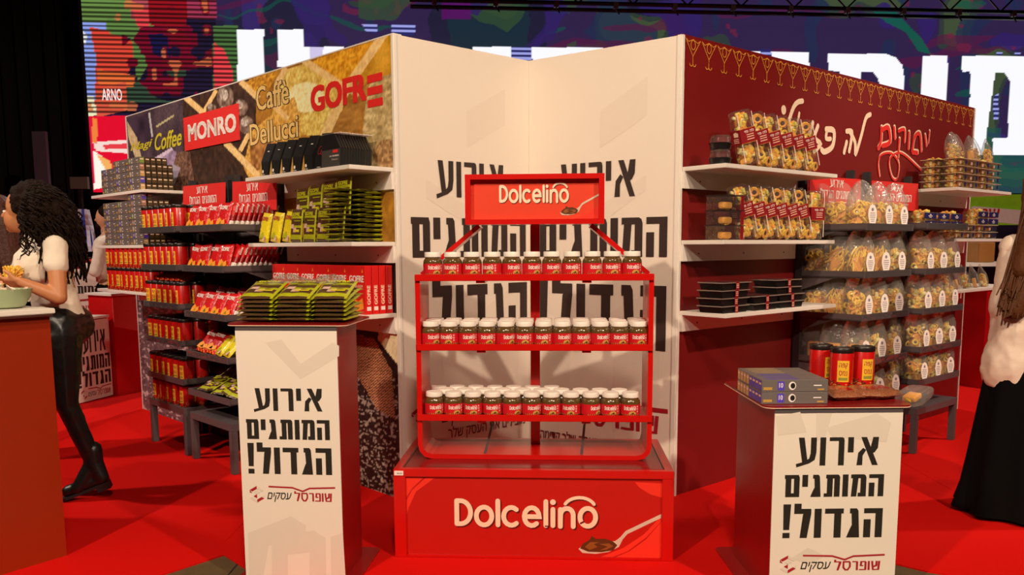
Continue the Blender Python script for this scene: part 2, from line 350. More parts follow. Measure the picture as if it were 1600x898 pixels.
def shop_logo(mb, x0, x1, z0, z1, y):    # red open-book line, red word, black script word, hexagon
    W = x1-x0; H = z1-z0
    mb.flat(stroke([(x0+W*.22, z1-H*.06), (x0+W*.5, z1-H*.10), (x0+W*.62, z1-H*.30), (x0+W*.70, z1-H*.12), (x1, z1-H*.06)], H*.09, cap=False), y, REDINK)
    mb.flat(fit(hebword('שופרסל', 17, 10), x0+W*.52, x1-W*.04, z0+H*.12, z1-H*.30), y, REDINK)
    mb.flat(fit(text2d('עסקים', .01, .3, rtl=True), x0+W*.20, x0+W*.49, z0+H*.06, z1-H*.40), y, INK)
    hexlogo(mb, x0+W*.08, z0+H*.48, H*.48, y)
# ================================================================== the hall
def floor_mat():
    m = bpy.data.materials.new('red_carpet'); m.use_nodes = True; nt = m.node_tree; b = nt.nodes['Principled BSDF']
    tc = nt.nodes.new('ShaderNodeTexCoord'); n1 = nt.nodes.new('ShaderNodeTexNoise'); n1.inputs['Scale'].default_value = 260; n1.inputs['Detail'].default_value = 4
    nt.links.new(tc.outputs['Object'], n1.inputs['Vector'])
    r = nt.nodes.new('ShaderNodeValToRGB'); r.color_ramp.elements[0].color = srgb(196, 8, 4); r.color_ramp.elements[1].color = srgb(226, 18, 10)
    nt.links.new(n1.outputs['Fac'], r.inputs[0]); nt.links.new(r.outputs[0], b.inputs['Base Color'])
    bp = nt.nodes.new('ShaderNodeBump'); bp.inputs['Strength'].default_value = .25; bp.inputs['Distance'].default_value = .004
    nt.links.new(n1.outputs['Fac'], bp.inputs['Height']); nt.links.new(bp.outputs[0], b.inputs['Normal'])
    b.inputs['Roughness'].default_value = .9; b.inputs['Specular IOR Level'].default_value = .1; return m
CARPET = floor_mat(); CONC = mat('brown_stone_floor', (96, 78, 50), .6, var=.35, scale=14, bump=.2)
HALL = mat('black_hall', (8, 8, 9), .9)
MB().box(-10, 10, -5, 14, -.1, -.006, CONC).obj('floor')['kind'] = 'structure'
# the carpet stops along two lines at the front where the stone floor shows
a1, a2 = on_z(228, 898, 0), on_z(350, 866, 0); b1, b2 = on_z(392, 893, 0), on_z(1390, 878, 0); b3 = on_z(1448, 892, 0); b4 = on_z(1500, 898, 0)
mb = MB()
e1 = a1 + (a1-a2)*14; e4 = b4 + (b4-b3)*4
pts = [(-9.9, 13.9), (-9.9, -4.9), (e1[0], e1[1]), (a2[0], a2[1]), (b1[0], b1[1]), (b1[0]+.3, b1[1]-.5), (b2[0]-.45, b2[1]-.5), (b2[0]-.05, b2[1]-.02), (b3[0], b3[1]), (e4[0], e4[1]), (9.9, e4[1]-1), (9.9, 13.9)]
pts = [(-9.9, 13.9), (-9.9, 1.2), (-3.2, 1.2), (a2[0], a2[1]), (b1[0], b1[1]), (-.9, 2.9), (1.2, 2.9), (b2[0], b2[1]), (b3[0], b3[1]), (3.2, 2.55), (9.9, 1.2), (9.9, 13.9)]
mb.slab([(p[0], p[1]) for p in pts], -.006, 0, CARPET)
o = mb.obj('floor_carpet'); o['kind'] = 'structure'
mb = MB()      # raised seams between the carpet lengths
for k in range(-3, 6):
    x = k*1.9+.55; mb.box(x, x+.006, 4.9 if abs(x) < 1 else 3.7, 13.5, 0, .0015, CARPET)
mb.obj('carpet_seam', o)
mb = MB()      # the stone floor's joints
for k in range(-6, 7): mb.box(k*.6-.003, k*.6+.003, 1, 3.7, -.0058, -.004, DARKMET)
for k in range(5): mb.box(-5, 5, 1.3+k*.6-.003, 1.3+k*.6+.003, -.0058, -.004, DARKMET)
q = mb.obj('floor_joint'); q.parent = bpy.data.objects['floor']
for nm, b in (('wall_back', (-10, 10, 13.9, 14, 0, 8)), ('wall_left', (-10.1, -10, -5, 14, 0, 8)), ('wall_right', (10, 10.1, -5, 14, 0, 8)), ('wall_front', (-10, 10, -5.1, -5, 0, 8)), ('ceiling', (-10, 10, -5, 14, 8, 8.1))):
    MB().box(*b, HALL).obj(nm)['kind'] = 'structure'
# ================================================================== painted prints (flat colour on a fine sheet)
def vnoise(x, y, s, seed=0):
    x = x*s; y = y*s; xi = np.floor(x).astype(int); yi = np.floor(y).astype(int); fx = x-xi; fy = y-yi
    fx = fx*fx*(3-2*fx); fy = fy*fy*(3-2*fy)
    h = lambda a, b: ((np.sin(a*127.1+b*311.7+seed*74.7)*43758.5453) % 1.0)
    return (h(xi, yi)*(1-fx)+h(xi+1, yi)*fx)*(1-fy)+(h(xi, yi+1)*(1-fx)+h(xi+1, yi+1)*fx)*fy
def inpoly(px, py, P):
    r = np.zeros(px.shape, bool); n = len(P); j = n-1
    for i in range(n):
        xi, yi = P[i]; xj, yj = P[j]
        if yi != yj: r ^= ((yi > py) != (yj > py)) & (px < (xj-xi)*(py-yi)/(yj-yi)+xi)
        j = i
    return r
def sheet(name, fr, x0, x1, z0, z1, y, nx, nz, paint, material, parent=None):
    xs = np.linspace(x0, x1, nx+1); zs = np.linspace(z0, z1, nz+1)
    V = np.array([(x, y, z) for z in zs for x in xs])
    i = np.arange(nx); j = np.arange(nz); I, J = np.meshgrid(i, j); a = (J*(nx+1)+I).ravel()
    Fc = np.stack([a, a+1, a+nx+2, a+nx+1], 1)
    me = bpy.data.meshes.new(name); me.vertices.add(len(V)); me.vertices.foreach_set('co', V.ravel())
    me.loops.add(Fc.size); me.loops.foreach_set('vertex_index', Fc.ravel().astype(np.int32))
    me.polygons.add(len(Fc)); me.polygons.foreach_set('loop_start', np.arange(0, Fc.size, 4, dtype=np.int32)); me.update()
    M = np.array(fr.M); W = V @ M[:3, :3].T + M[:3, 3]
    X, Y, Z = W[:, 0], W[:, 1], W[:, 2]-EYE
    yc = Y*math.cos(PITCH)-Z*math.sin(PITCH); zc = Y*math.sin(PITCH)+Z*math.cos(PITCH); u = F_PX*X/yc; v = -F_PX*zc/yc
    px = 800+u*math.cos(ROLL)-v*math.sin(ROLL); py = PY0+u*math.sin(ROLL)+v*math.cos(ROLL)
    rgb = paint(px, py, V[:, 0], V[:, 2]); rgb = np.clip(rgb, 0, 255)/255
    lin = np.where(rgb <= .04045, rgb/12.92, ((rgb+.055)/1.055)**2.4)
    at = me.color_attributes.new('print', 'FLOAT_COLOR', 'POINT'); at.data.foreach_set('color', np.concatenate([lin, np.ones((len(lin), 1))], 1).ravel().astype(np.float32))
    me.materials.append(material); o = bpy.data.objects.new(name, me); link(o, parent)
    if parent is None: o.matrix_world = fr.M
    return o
def thick(x0, y0, x1, y1, wd):
    d = math.hypot(x1-x0, y1-y0); nx, ny = -(y1-y0)/d*wd/2, (x1-x0)/d*wd/2
    return [(x0+nx, y0+ny), (x1+nx, y1+ny), (x1-nx, y1-ny), (x0-nx, y0-ny)]
def paint_mural(px, py, x, z):
    n1 = vnoise(x, z, 9, 1); n2 = vnoise(x, z, 34, 2); n3 = vnoise(x, z, 80, 3); n4 = vnoise(x, z*3, 22, 4)
    c = np.zeros((len(px), 3))
    def put(mask, a, b=None, t=None):
        a = np.array(a, float)
        if b is None: c[mask] = a
        else: c[mask] = a + (np.array(b, float)-a)*t[mask][:, None]
    al = np.ones(len(px), bool)
    put(al, (44, 26, 18), (84, 56, 34), n1)
    put(px > 385, (120, 78, 24), (190, 134, 44), n1*.6+n2*.4)
    put(px < 286, (46, 34, 44), (92, 72, 78), n1*.7+n3*.3)
    t = (px-200)/90
    put(inpoly(px, py, [(286, 150), (400, 110), (400, 300), (286, 330)]), (40, 24, 18), (70, 46, 34), n2)
    # crumbly gold, cream and beige heaps in the crate's cells
    put(inpoly(px, py, [(497, 92), (610, 56), (560, 110), (548, 128), (534, 130), (480, 98)]), (168, 104, 14), (232, 176, 52), n2*.5+n3*.5)
    put(inpoly(px, py, [(394, 150), (378, 129), (436, 110), (420, 140)]), (150, 96, 20), (214, 160, 50), n3)
    put(inpoly(px, py, [(448, 108), (480, 98), (530, 138), (540, 205), (505, 212), (450, 210), (425, 180), (432, 130)]), (176, 134, 44), (232, 212, 130), n2*.5+n3*.5)
    put(((px-478)/28)**2+((py-152)/24)**2 < 1, (226, 204, 140), (246, 232, 180), n3)
    put(inpoly(px, py, [(393, 205), (460, 150), (470, 190), (470, 250), (400, 300), (380, 260)]), (160, 112, 40), (222, 178, 88), n2*.4+n3*.6)
    put(inpoly(px, py, [(390, 215), (432, 222), (424, 262), (392, 268)]), (96, 58, 26), (190, 134, 70), n2)
    put(inpoly(px, py, [(576, 118), (620, 80), (620, 300), (560, 300), (566, 210)]), (128, 104, 62), (214, 192, 140), n4*.7+n3*.3)
    put(inpoly(px, py, [(606, 54), (622, 50), (622, 110), (585, 125), (560, 150), (560, 110)]), (160, 112, 20), (206, 154, 50), n1)
    put(inpoly(px, py, [(552, 150), (580, 122), (560, 215), (512, 225), (505, 212)]), (134, 88, 36), (176, 126, 60), n4)
    put(((px-608)/26)**2+((py-240)/22)**2 < 1, (120, 82, 48), (184, 150, 104), n3)
    wood = vnoise(x+z, x-z, 40, 7)*.5+.25
    for q in ((474, 94, 534, 134, 11), (602, 50, 548, 128, 13), (548, 124, 505, 216, 15), (447, 106, 431, 134, 9), (376, 127, 404, 154, 9), (352, 222, 410, 282, 10), (391, 205, 375, 236, 7), (290, 152, 320, 178, 9), (338, 141, 320, 172, 6), (532, 130, 560, 150, 9), (428, 165, 450, 186, 8)):
        put(inpoly(px, py, thick(*q)), (196, 152, 88), (234, 206, 150), wood)
    # dark nut-like lumps with silvery highlights
    for (cx, cy, rx, ry) in ((352, 152, 13, 18), (376, 168, 11, 13), (362, 190, 10, 10), (384, 195, 12, 14), (350, 175, 8, 9), (330, 170, 8, 8)):
        m = ((px-cx)/rx)**2+((py-cy)/ry)**2 < 1; put(m, (64, 44, 36), (150, 130, 114), n2)
        m = ((px-cx+2)/(rx*.5))**2+((py-cy+4)/(ry*.5))**2 < 1; put(m, (120, 106, 98), (196, 184, 172), n3)
    # cloth bags and folded paper on the left
    put(inpoly(px, py, [(198, 186), (236, 176), (240, 220), (205, 240)]), (40, 26, 40), (84, 66, 84), n1)
    put(inpoly(px, py, [(199, 190), (214, 215), (226, 268), (218, 268), (200, 212)]), (176, 152, 112), (206, 186, 146), n2)
    put(inpoly(px, py, [(234, 252), (266, 232), (276, 238), (270, 262), (236, 268)]), (118, 96, 124), (164, 142, 168), n4)
    put(inpoly(px, py, [(236, 250), (268, 230), (270, 234), (240, 256)]), (196, 176, 196))
    put(inpoly(px, py, thick(244, 198, 272, 180, 3)), (170, 160, 120)); put(inpoly(px, py, thick(233, 176, 238, 214, 3)), (176, 170, 172))
    put(inpoly(px, py, [(222, 260), (232, 262), (228, 275), (210, 272)]), (110, 80, 40), (170, 130, 80), n3)
    put(inpoly(px, py, [(276, 240), (296, 232), (306, 300), (290, 330), (268, 330), (262, 300)]), (54, 34, 30), (150, 110, 86), n3*.7+n2*.3)
    put(inpoly(px, py, [(268, 255), (282, 262), (272, 290)]), (150, 136, 150))
    # lower part: mauve-brown weave on the left, coffee sack and dark cloth on the right
    lo = py > 330+(px-200)*.15
    put(lo & (px < 300), (60, 46, 50), (126, 104, 110), n4*.6+n3*.4); put(lo & (px < 300) & (n4 > .72), (168, 148, 148))
    put(lo & (px >= 300), (30, 20, 16), (58, 40, 32), n2)
    put(inpoly(px, py, [(430, 385), (560, 378), (560, 420), (430, 420)]), (52, 26, 22), (100, 62, 52), n2)
    put(inpoly(px, py, [(556, 495), (640, 490), (640, 790), (540, 790)]), (16, 11, 9), (40, 28, 24), n2)
    streak = vnoise(x*2+z, z*7, 16, 9)*.55+n3*.45
    put((py > 585) & (px > 540) & (streak > .60), (84, 70, 62), (150, 134, 122), n3)
    cop = inpoly(px, py, [(545, 520), (585, 528), (612, 580), (618, 655), (590, 640), (560, 590)])
    dots = (np.sin(x*420)*np.sin(z*420+x*150) > .0)
    put(cop, (58, 30, 22)); put(cop & dots, (110, 66, 44), (196, 134, 96), 1-np.abs(px-588)/45)
    put(inpoly(px, py, [(595, 497), (626, 492), (626, 575), (590, 530)]), (186, 170, 128), (222, 208, 168), n1)
    g = (n3[:, None]-.5)*.18+1.16
    return c*g
def paint_screen(px, py, x, z):
    wx = x+.55*vnoise(x, z, .9, 31)+.12*vnoise(x, z, 4, 33); wz = z+.55*vnoise(x, z, 1.0, 32)+.12*vnoise(x, z, 4.5, 34)
    n1 = vnoise(wx, wz, .8, 11); n2 = vnoise(wx, wz, 1.7, 12); n3 = vnoise(wx, wz, 2.6, 13); n5 = vnoise(x, z, 7, 15); n6 = vnoise(wx*.5, wz*3, 2.2, 18)
    c = np.zeros((len(px), 3)); c[:] = (32, 30, 54)
    def put(m, a, k=1.0): c[m] = c[m]*(1-k)+np.array(a, float)*k
    put(n1 > .52, (50, 34, 74), .85); put(n1 < .33, (24, 46, 56), .8); put(n2 > .62, (46, 62, 50), .8); put((n2 > .74), (70, 84, 52), .7)
    put((n3 > .70) & (n1 > .35), (54, 38, 104), .85); put((n3 < .22), (30, 44, 76), .7); put((n6 > .8), (90, 22, 62), .6); put((n5 > .85) & (n2 > .5), (120, 30, 60), .6); put((n6 < .12), (16, 84, 66), .6)
    top = (py < 72); put(top & (n2 > .5) & (px > 560) & (px < 900), (52, 78, 48), .7); put(top & (n3 > .66) & (px > 450), (46, 30, 92), .8); put(top & (px > 690) & (px < 735) & (py < 30), (92, 16, 96), .8)
    put(inpoly(px, py, [(1360, 15), (1400, 18), (1420, 40), (1440, 60), (1455, 85), (1435, 80), (1415, 50), (1385, 35)]), (14, 96, 70), .8)
    put((py > 200) & (px > 1500) & (n2 > .45), (28, 84, 74), .6)
    L = px < 338; st = (np.floor(z/.0295) % 2 == 0)
    put(L, (30, 22, 52)); put(L & (px < 242) & (py < 48), (106, 140, 70)); put(L & (px > 205) & (py < 30), (196, 60, 90), .8); put(L & (px > 232) & (px < 292) & (py < 40), (150, 18, 30))
    put(L & (px < 165) & (py > 35) & (py < 175), (140, 158, 232))
    put(inpoly(px, py, [(140, 42), (168, 48), (205, 62), (212, 92), (180, 150), (148, 170), (150, 90)]), (224, 70, 52))
    put(inpoly(px, py, [(168, 28), (235, 36), (232, 100), (215, 130), (205, 60), (170, 52)]), (96, 132, 66))
    put(inpoly(px, py, [(205, 8), (232, 12), (236, 60), (214, 40)]), (232, 70, 74))
    put(L & (px > 190) & (px < 308) & (py > 40) & (py < 150) & (n5 > .42), (120, 12, 40))
    put(inpoly(px, py, [(232, 54), (262, 52), (266, 92), (240, 86)]), (24, 22, 70)); put(L & (px > 255) & (n5 > .7), (130, 16, 34), .8)
    put(L & (px > 190) & (px < 290) & (py > 110) & (py < 160) & (n3 > .45), (52, 76, 58))
    put(inpoly(px, py, [(150, 108), (212, 118), (208, 136), (154, 132)]), (236, 110, 54)); put(inpoly(px, py, [(150, 140), (196, 128), (200, 172), (150, 184)]), (216, 86, 60))
    put(inpoly(px, py, [(128, 48), (136, 55), (134, 70), (128, 66)]), (250, 250, 250)); put(inpoly(px, py, [(132, 150), (146, 150), (152, 180), (138, 182)]), (236, 232, 190))
    put(L & (n5 > .82) & (py < 175), (226, 120, 70), .8)
    sm = st & L & (py < 180); c[sm] = c[sm]*.42
    put(L & (py > 181) & (px < 215), (226, 12, 44)); put(inpoly(px, py, [(145, 222), (205, 218), (205, 240), (150, 236)]), (244, 216, 206)); put(inpoly(px, py, [(160, 226), (200, 224), (200, 232), (164, 233)]), (230, 60, 70))
    put(inpoly(px, py, [(141, 232), (168, 250), (180, 290), (144, 296)]), (255, 246, 232)); put(inpoly(px, py, [(150, 240), (172, 252), (182, 285), (168, 270)]), (244, 176, 96))
    put(inpoly(px, py, [(144, 184), (152, 186), (152, 225), (144, 222)]), (240, 130, 60)); put(px < 136+(py)*.02, (214, 20, 60), .0)
    put(inpoly(px, py, [(134, 180), (143, 182), (148, 300), (144, 300)]), (214, 20, 60))
    # narrow striped column and the white letters
    col = (px > 333) & (px < 371) & (py > 40) & (py < 140); put(col, (74, 112, 60)); put(inpoly(px, py, [(334, 66), (350, 78), (364, 110), (364, 140), (334, 140)]), (240, 66, 74))
    m = col & st; c[m] = c[m]*.4
    Wt = (250, 250, 255)
    for P in ([(370, 46), (412, 46), (414, 160), (372, 160)], [(434, 46), (474, 46), (474, 73), (538, 73), (538, 110), (434, 104)],
              [(739, 73), (798, 73), (800, 100), (739, 100)], [(831, 74), (942, 74), (942, 104), (832, 104)], [(1148, 80), (1187, 80), (1187, 104), (1148, 104)],
              [(1205, 81), (1263, 82), (1266, 120), (1205, 120)], [(1294, 84), (1384, 84), (1400, 90), (1410, 102), (1413, 122), (1413, 175), (1373, 165), (1373, 124), (1364, 113), (1345, 112), (1345, 150), (1312, 140), (1312, 112), (1294, 110)],
              [(1441, 87), (1481, 87), (1478, 190), (1438, 190)], [(1503, 87), (1612, 88), (1612, 242), (1551, 242), (1551, 216), (1574, 215), (1579, 128), (1570, 114), (1555, 113), (1537, 242), (1503, 242), (1516, 150), (1516, 112), (1503, 112)],
              [(1612, 88), (1650, 110), (1650, 242), (1612, 242)]):
        put(inpoly(px, py, P), Wt)
    lil = inpoly(px, py, [(484, 73), (506, 73), (502, 92), (484, 92)]); put(lil, (206, 196, 230))
    for P in ([(566, 38), (590, 38), (590, 52), (572, 50)], [(612, 38), (648, 38), (648, 55), (612, 55)], [(798, 73), (831, 73), (831, 96), (798, 96)], [(1187, 77), (1205, 77), (1205, 100), (1187, 100)], [(1557, 82), (1566, 82), (1566, 86), (1557, 86)], [(1586, 82), (1594, 82), (1594, 86), (1586, 86)], [(1552, 150), (1560, 146), (1560, 186), (1552, 186)]):
        m = inpoly(px, py, P); put(m, (156, 160, 226)); m &= (np.floor(z/.034) % 2 == 0); put(m, (40, 40, 100))
    return c
# ================================================================== LED screen at the back
fs = Frame(0, 12.0, R_(5.7))
x0, z0 = fs.hit(146, 300); x1, z1 = fs.hit(1700, 302)
scr = thing('video_wall', 'huge glowing video wall with colourful glitch pattern and white letters behind the booth', 'screen', fs.M)
zb = fs.hit(800, 301)[1]
MB().box(x0-.05, x1, .02, .25, zb-.06, 6.4, BLACK).obj('screen_cabinet', scr)
sheet('screen_panel', fs, x0, x1, zb, 5.6, 0, 760, 330, paint_screen, mat_attr('screen_glow', .4, emit=1.6), scr)
lt = MB(); a = fs.hit(160, 157); b = fs.hit(190, 139); lt.flat(fit(text2d('ARNO', .02), a[0], b[0], a[1], b[1]), -.004, mat('screen_white', (250, 240, 240), emit=1.3)); lt.obj('screen_lettering', scr)
# ================================================================== booth walls
def wall(name, fr, x0, x1, front, th=.05):
    o = MB().box(x0, x1, 0, th, 0, HW, front).obj(name); o.matrix_world = fr.M; o['kind'] = 'structure'; return o
wl = wall('wall_left_booth', FL, -LEN_L, 0, WHITE); wr = wall('wall_right_booth', FR, 0, LEN_R, MAROON)
wcl = wall('wall_centre_left', FWL, 0, LEN_WL, PANEL); wcr = wall('wall_centre_right', FWR, 0, LEN_WR, PANEL)
# seams between the 1.22 m boards, edge trims
for (fr, w_, xs, par) in ((FL, .012, (-LEN_L, -.014), wl), (FR, .012, (.0, LEN_R-.012), wr)):
    for x in xs: MB().box(x, x+.016, -.006, .052, 0, HW+.002, WHITE).obj('edge_trim', par)
    MB().box(-LEN_L if fr is FL else 0, 0 if fr is FL else LEN_R, -.001, .052, HW, HW+.006, WHITE if fr is FL else MAROON).obj('top_trim', par)
MB().box(0, .014, -.006, .05, 0, HW+.002, WHITE).obj('edge_trim', wcl); MB().box(LEN_WR-.022, LEN_WR, -.006, .05, 0, HW+.002, WHITE).obj('edge_trim', wcr)
MB().box(LEN_WL-.006, LEN_WL, -.002, .001, 0, HW, GHOST).obj('corner_seam', wcl)
sheet('mural_print', FL, -LEN_L+.016, -.014, .0, HW-.002, -.002, 470, 310, paint_mural, mat_attr('mural_vinyl', .45), wl)
def wall_text(fr, mb, polys, pxl, pxr, m, y=-.004, out=None, slant=False):
    """lay letters so that they run from pixel box (x0,y0 bottom-left) to (x1,y1 top-right) on the wall"""
    a = fr.hit(*pxl); b = fr.hit(*pxr)
    mb.flat(fit(polys, a[0], b[0], a[1], b[1]), y, m)
GOLDT = mat('pale_gold_ink', (236, 198, 122), .5)
mb = MB()     # red name card, white lettering, names
q = [FL.hit(*p) for p in ((291, 236), (376, 219), (376, 163), (291, 184))]; zc0 = (q[0][1]+q[1][1])/2; zc1 = (q[2][1]+q[3][1])/2
mb.box(q[0][0], q[1][0], -.010, -.003, q[0][1], q[3][1], REDCARD)
wall_text(FL, mb, text2d('MONRO', .07), (297, 222), (371, 176), WHT, -.012)
wall_text(FL, mb, text2d('Caffè', .025), (402, 174), (451, 122), GOLDT); wall_text(FL, mb, text2d('Dellucci', .025), (392, 228), (466, 178), GOLDT)
mb.obj('lettering', wl); mb = MB()
a = FL.hit(401, 176); b = FL.hit(453, 121)
wall_text(FL, mb, text2d('Caffè', .075), (401, 175), (452, 121), INKB, -.003); wall_text(FL, mb, text2d('Dellucci', .075), (391, 229), (467, 177), INKB, -.003)
mb.obj('lettering_outline', wl)
mb = MB()
g = FL.hit(487, 182); h = FL.hit(566, 124); k = FL.hit(575.5, 169); l = FL.hit(598, 114)
mb.flat(fit(text2d('GOFR', .08), g[0], FL.hit(574, 140)[0], g[1]+.02, h[1]+.03), -.004, REDCARD)
W_ = l[0]-k[0]; Hh = (l[1]-k[1]); sh = .0
for i in range(3):
    zz = k[1]+i*Hh*.39; mb.flat([[(k[0], zz), (l[0]-.0, zz), (l[0], zz+Hh*.25), (k[0], zz+Hh*.25)]], -.004, REDCARD)
mb.obj('lettering', wl, smooth=False)
mb = MB(); wall_text(FL, mb, text2d('Nagi', .03, .35), (205, 240), (239, 216), mat('yellow_ink', (214, 196, 50), .5)); wall_text(FL, mb, text2d('Coffee', .03, .35), (243, 236), (284, 199), MATS['yellow_ink']); mb.obj('lettering', wl)
# right wall: gold border of hooks and rings, handwritten words
mb = MB(); n = 27; step = (LEN_R-.03)/n
for i in range(n):
    cx = .02+step*(i+.5); t = HW-.01; s = step/.11
    L_ = lambda pts, w=.005, cl=False: mb.flat(stroke(pts, w, cl, cap=False), -.003, GOLDINK)
    L_([(cx-.05*s, t), (cx, t-.085)]); L_([(cx+.05*s, t), (cx, t-.085)]); L_(ring(cx, t-.028, .018, .024, 14), .005, True)
    L_([(cx, t-.085), (cx, t-.125)]); L_(arc(cx-.013, t-.122, .013, .013, 180, 360, 8)); L_(arc(cx+.013, t-.122, .013, .013, 180, 360, 8)); L_([(cx-.05*s, t), (cx-.03*s, t-.015), (cx, t), (cx+.03*s, t-.015), (cx+.05*s, t)], .004)
mb.obj('gold_border', wr)
def pen(mb, pts, wpx, m, y=-.004, smooth=True):
    P = [Vector(FR.hit(*p)) for p in pts]
    if smooth and len(P) > 2:
        Q = []
        for i in range(len(P)-1):
            a = P[max(i-1, 0)]; b = P[i]; c = P[i+1]; d = P[min(i+2, len(P)-1)]
            for k in range(5):
                t = k/5; Q.append(.5*((2*b)+(c-a)*t+(2*a-5*b+4*c-d)*t*t+(3*b-a-3*c+d)*t**3))
        P = Q+[P[-1]]
    mb.flat(stroke([(p.x, p.y) for p in P], wpx*.82), y, m)
mb = MB()
pen(mb, [(1223.5, 171), (1223.6, 172.5)], .062, CREAM); pen(mb, [(1221, 190), (1216, 205)], .035, CREAM)
pen(mb, [(1253, 158), (1245, 160), (1238, 170), (1229, 198)], .038, CREAM); pen(mb, [(1248, 177), (1243, 205)], .026, CREAM); pen(mb, [(1269, 192), (1258, 228)], .04, CREAM)
pen(mb, [(1277, 197), (1272, 215), (1281, 225), (1271, 236)], .04, CREAM); pen(mb, [(1290, 202), (1302, 205), (1300, 228), (1288, 237), (1283, 234)], .045, CREAM); pen(mb, [(1291, 205), (1290, 216), (1297, 217)], .035, CREAM)
pen(mb, [(1322, 205), (1330, 206), (1329, 220), (1326, 236)], .04, CREAM); pen(mb, [(1322, 222), (1318, 238)], .04, CREAM)
pen(mb, [(1359, 179), (1352, 185), (1344, 215), (1336, 240), (1335, 222), (1327, 206)], .04, CREAM)
mb.obj('handwriting', wr)
for (nm, m, dy, dx, k) in (('handwriting_shadow', CREAM, -.003, 1.6, 1.25), ('handwriting', REDCARD, -.005, 0, 1)):
    mb = MB(); s = lambda pts, w: pen(mb, [(p[0]+dx*.6, p[1]-dx) for p in pts], w*k, m, dy)
    s([(1376, 200), (1375, 222), (1371, 232)], .035); s([(1377, 203), (1387, 200), (1389, 222), (1378, 228)], .04); s([(1396, 200), (1397, 216)], .035)
    s([(1403, 205), (1412, 203), (1412, 222)], .03); s([(1404, 218), (1402, 246)], .03); s([(1419, 208), (1418, 232)], .035); s([(1424, 236), (1428, 214), (1436, 210), (1438, 236)], .035)
    s([(1425, 238), (1432, 239)], .04); s([(1444, 212), (1446, 228)], .03); s([(1451, 206), (1449, 224)], .025)
    s([(1373, 276), (1371, 255), (1376, 242), (1392, 240), (1403, 256), (1400, 280), (1392, 276), (1388, 252), (1398, 240), (1412, 242), (1438, 266)], .018)
    mb.obj(nm, wr)
# centre panels: slogan, ghost logo, smaller lines
def lines_from(fr, rows):
    out = []
    for (xa, xb, yt, yb) in rows:
        mid = (xa+xb)/2; z_b = fr.hit(mid, yb)[1]; z_t = fr.hit(mid, yt)[1]; out.append((fr.hit(xa, (yt+yb)/2)[0], fr.hit(xb, (yt+yb)/2)[0], z_b, z_t))
    return out
for (fr, par, rows, y_) in ((FWR, wcr, ((874, 993, 253, 309), (842, 1043, 341, 401), (843, 1041, 444, 541)), -.003), (FWL, wcl, ((681, 786, 254, 309), (642, 821, 341, 401), (655, 823, 444, 541)), -.003)):
    mb = MB(); Lw = LEN_WR if fr is FWR else LEN_WL
    gh = [[(Lw*.1, 1.0), (Lw*.5, .75), (Lw*.9, 1.0), (Lw*.9, 1.15), (Lw*.5, .95), (Lw*.1, 1.15)], [(Lw*.1, .55), (Lw*.3, .45), (Lw*.3, .86), (Lw*.1, .95)], [(Lw*.6, .3), (Lw*.9, .5), (Lw*.9, .9), (Lw*.6, .72)],
          [(Lw*.2, 1.62), (Lw*.5, 1.48), (Lw*.8, 1.66), (Lw*.8, 1.74), (Lw*.5, 1.58), (Lw*.2, 1.72)], [(Lw*.5, 1.9), (Lw*.8, 2.05), (Lw*.8, 2.25), (Lw*.5, 2.1)]]
    mb.flat(gh, -.001, mat('very_pale_grey_print', (231, 216, 200), .55, var=.02)); mb.obj('pale_logo_print', par)
    mb = MB(); slogan(mb, lines_from(fr, rows), y_, INKB); mb.obj('lettering', par)
mb = MB()
a = FWR.hit(985, 672); b = FWR.hit(1030, 645); mb.flat(fit(hebword('שופרסל', 17, 10), FWR.hit(905, 660)[0], b[0], a[1], b[1]), -.003, REDINK)
a = FWR.hit(1008, 638); mb.flat([[(FWR.hit(900, 640)[0], a[1]-.012), (FWR.hit(1044, 640)[0], a[1]-.012), (FWR.hit(1044, 640)[0], a[1]+.012), (FWR.hit(900, 640)[0], a[1]+.012)]], -.003, REDINK)
a = FWR.hit(845, 689); b = FWR.hit(1001, 664); mb.flat(fit(text2d('מובילים את העסק שלך קדימה', .015, rtl=True), a[0], b[0], a[1], a[1]+.085), -.003, mat('dark_red_ink', (110, 26, 30), .5)); mb.obj('small_lettering', wcr)
mb = MB(); a = FWL.hit(690, 668); b = FWL.hit(740, 640); mb.flat(fit(text2d('עסקים', .01, .3, rtl=True), a[0], b[0], a[1], a[1]+.10), -.003, INK)
hexlogo(mb, FWL.hit(655, 652)[0], FWL.hit(655, 652)[1], .06, -.003)
a = FWL.hit(700, 690); b = FWL.hit(820, 660); mb.flat(fit(text2d('מובילים את העסק שלך', .015, rtl=True), a[0], b[0], a[1], a[1]+.085), -.003, MATS['dark_red_ink']); mb.obj('small_lettering', wcl)

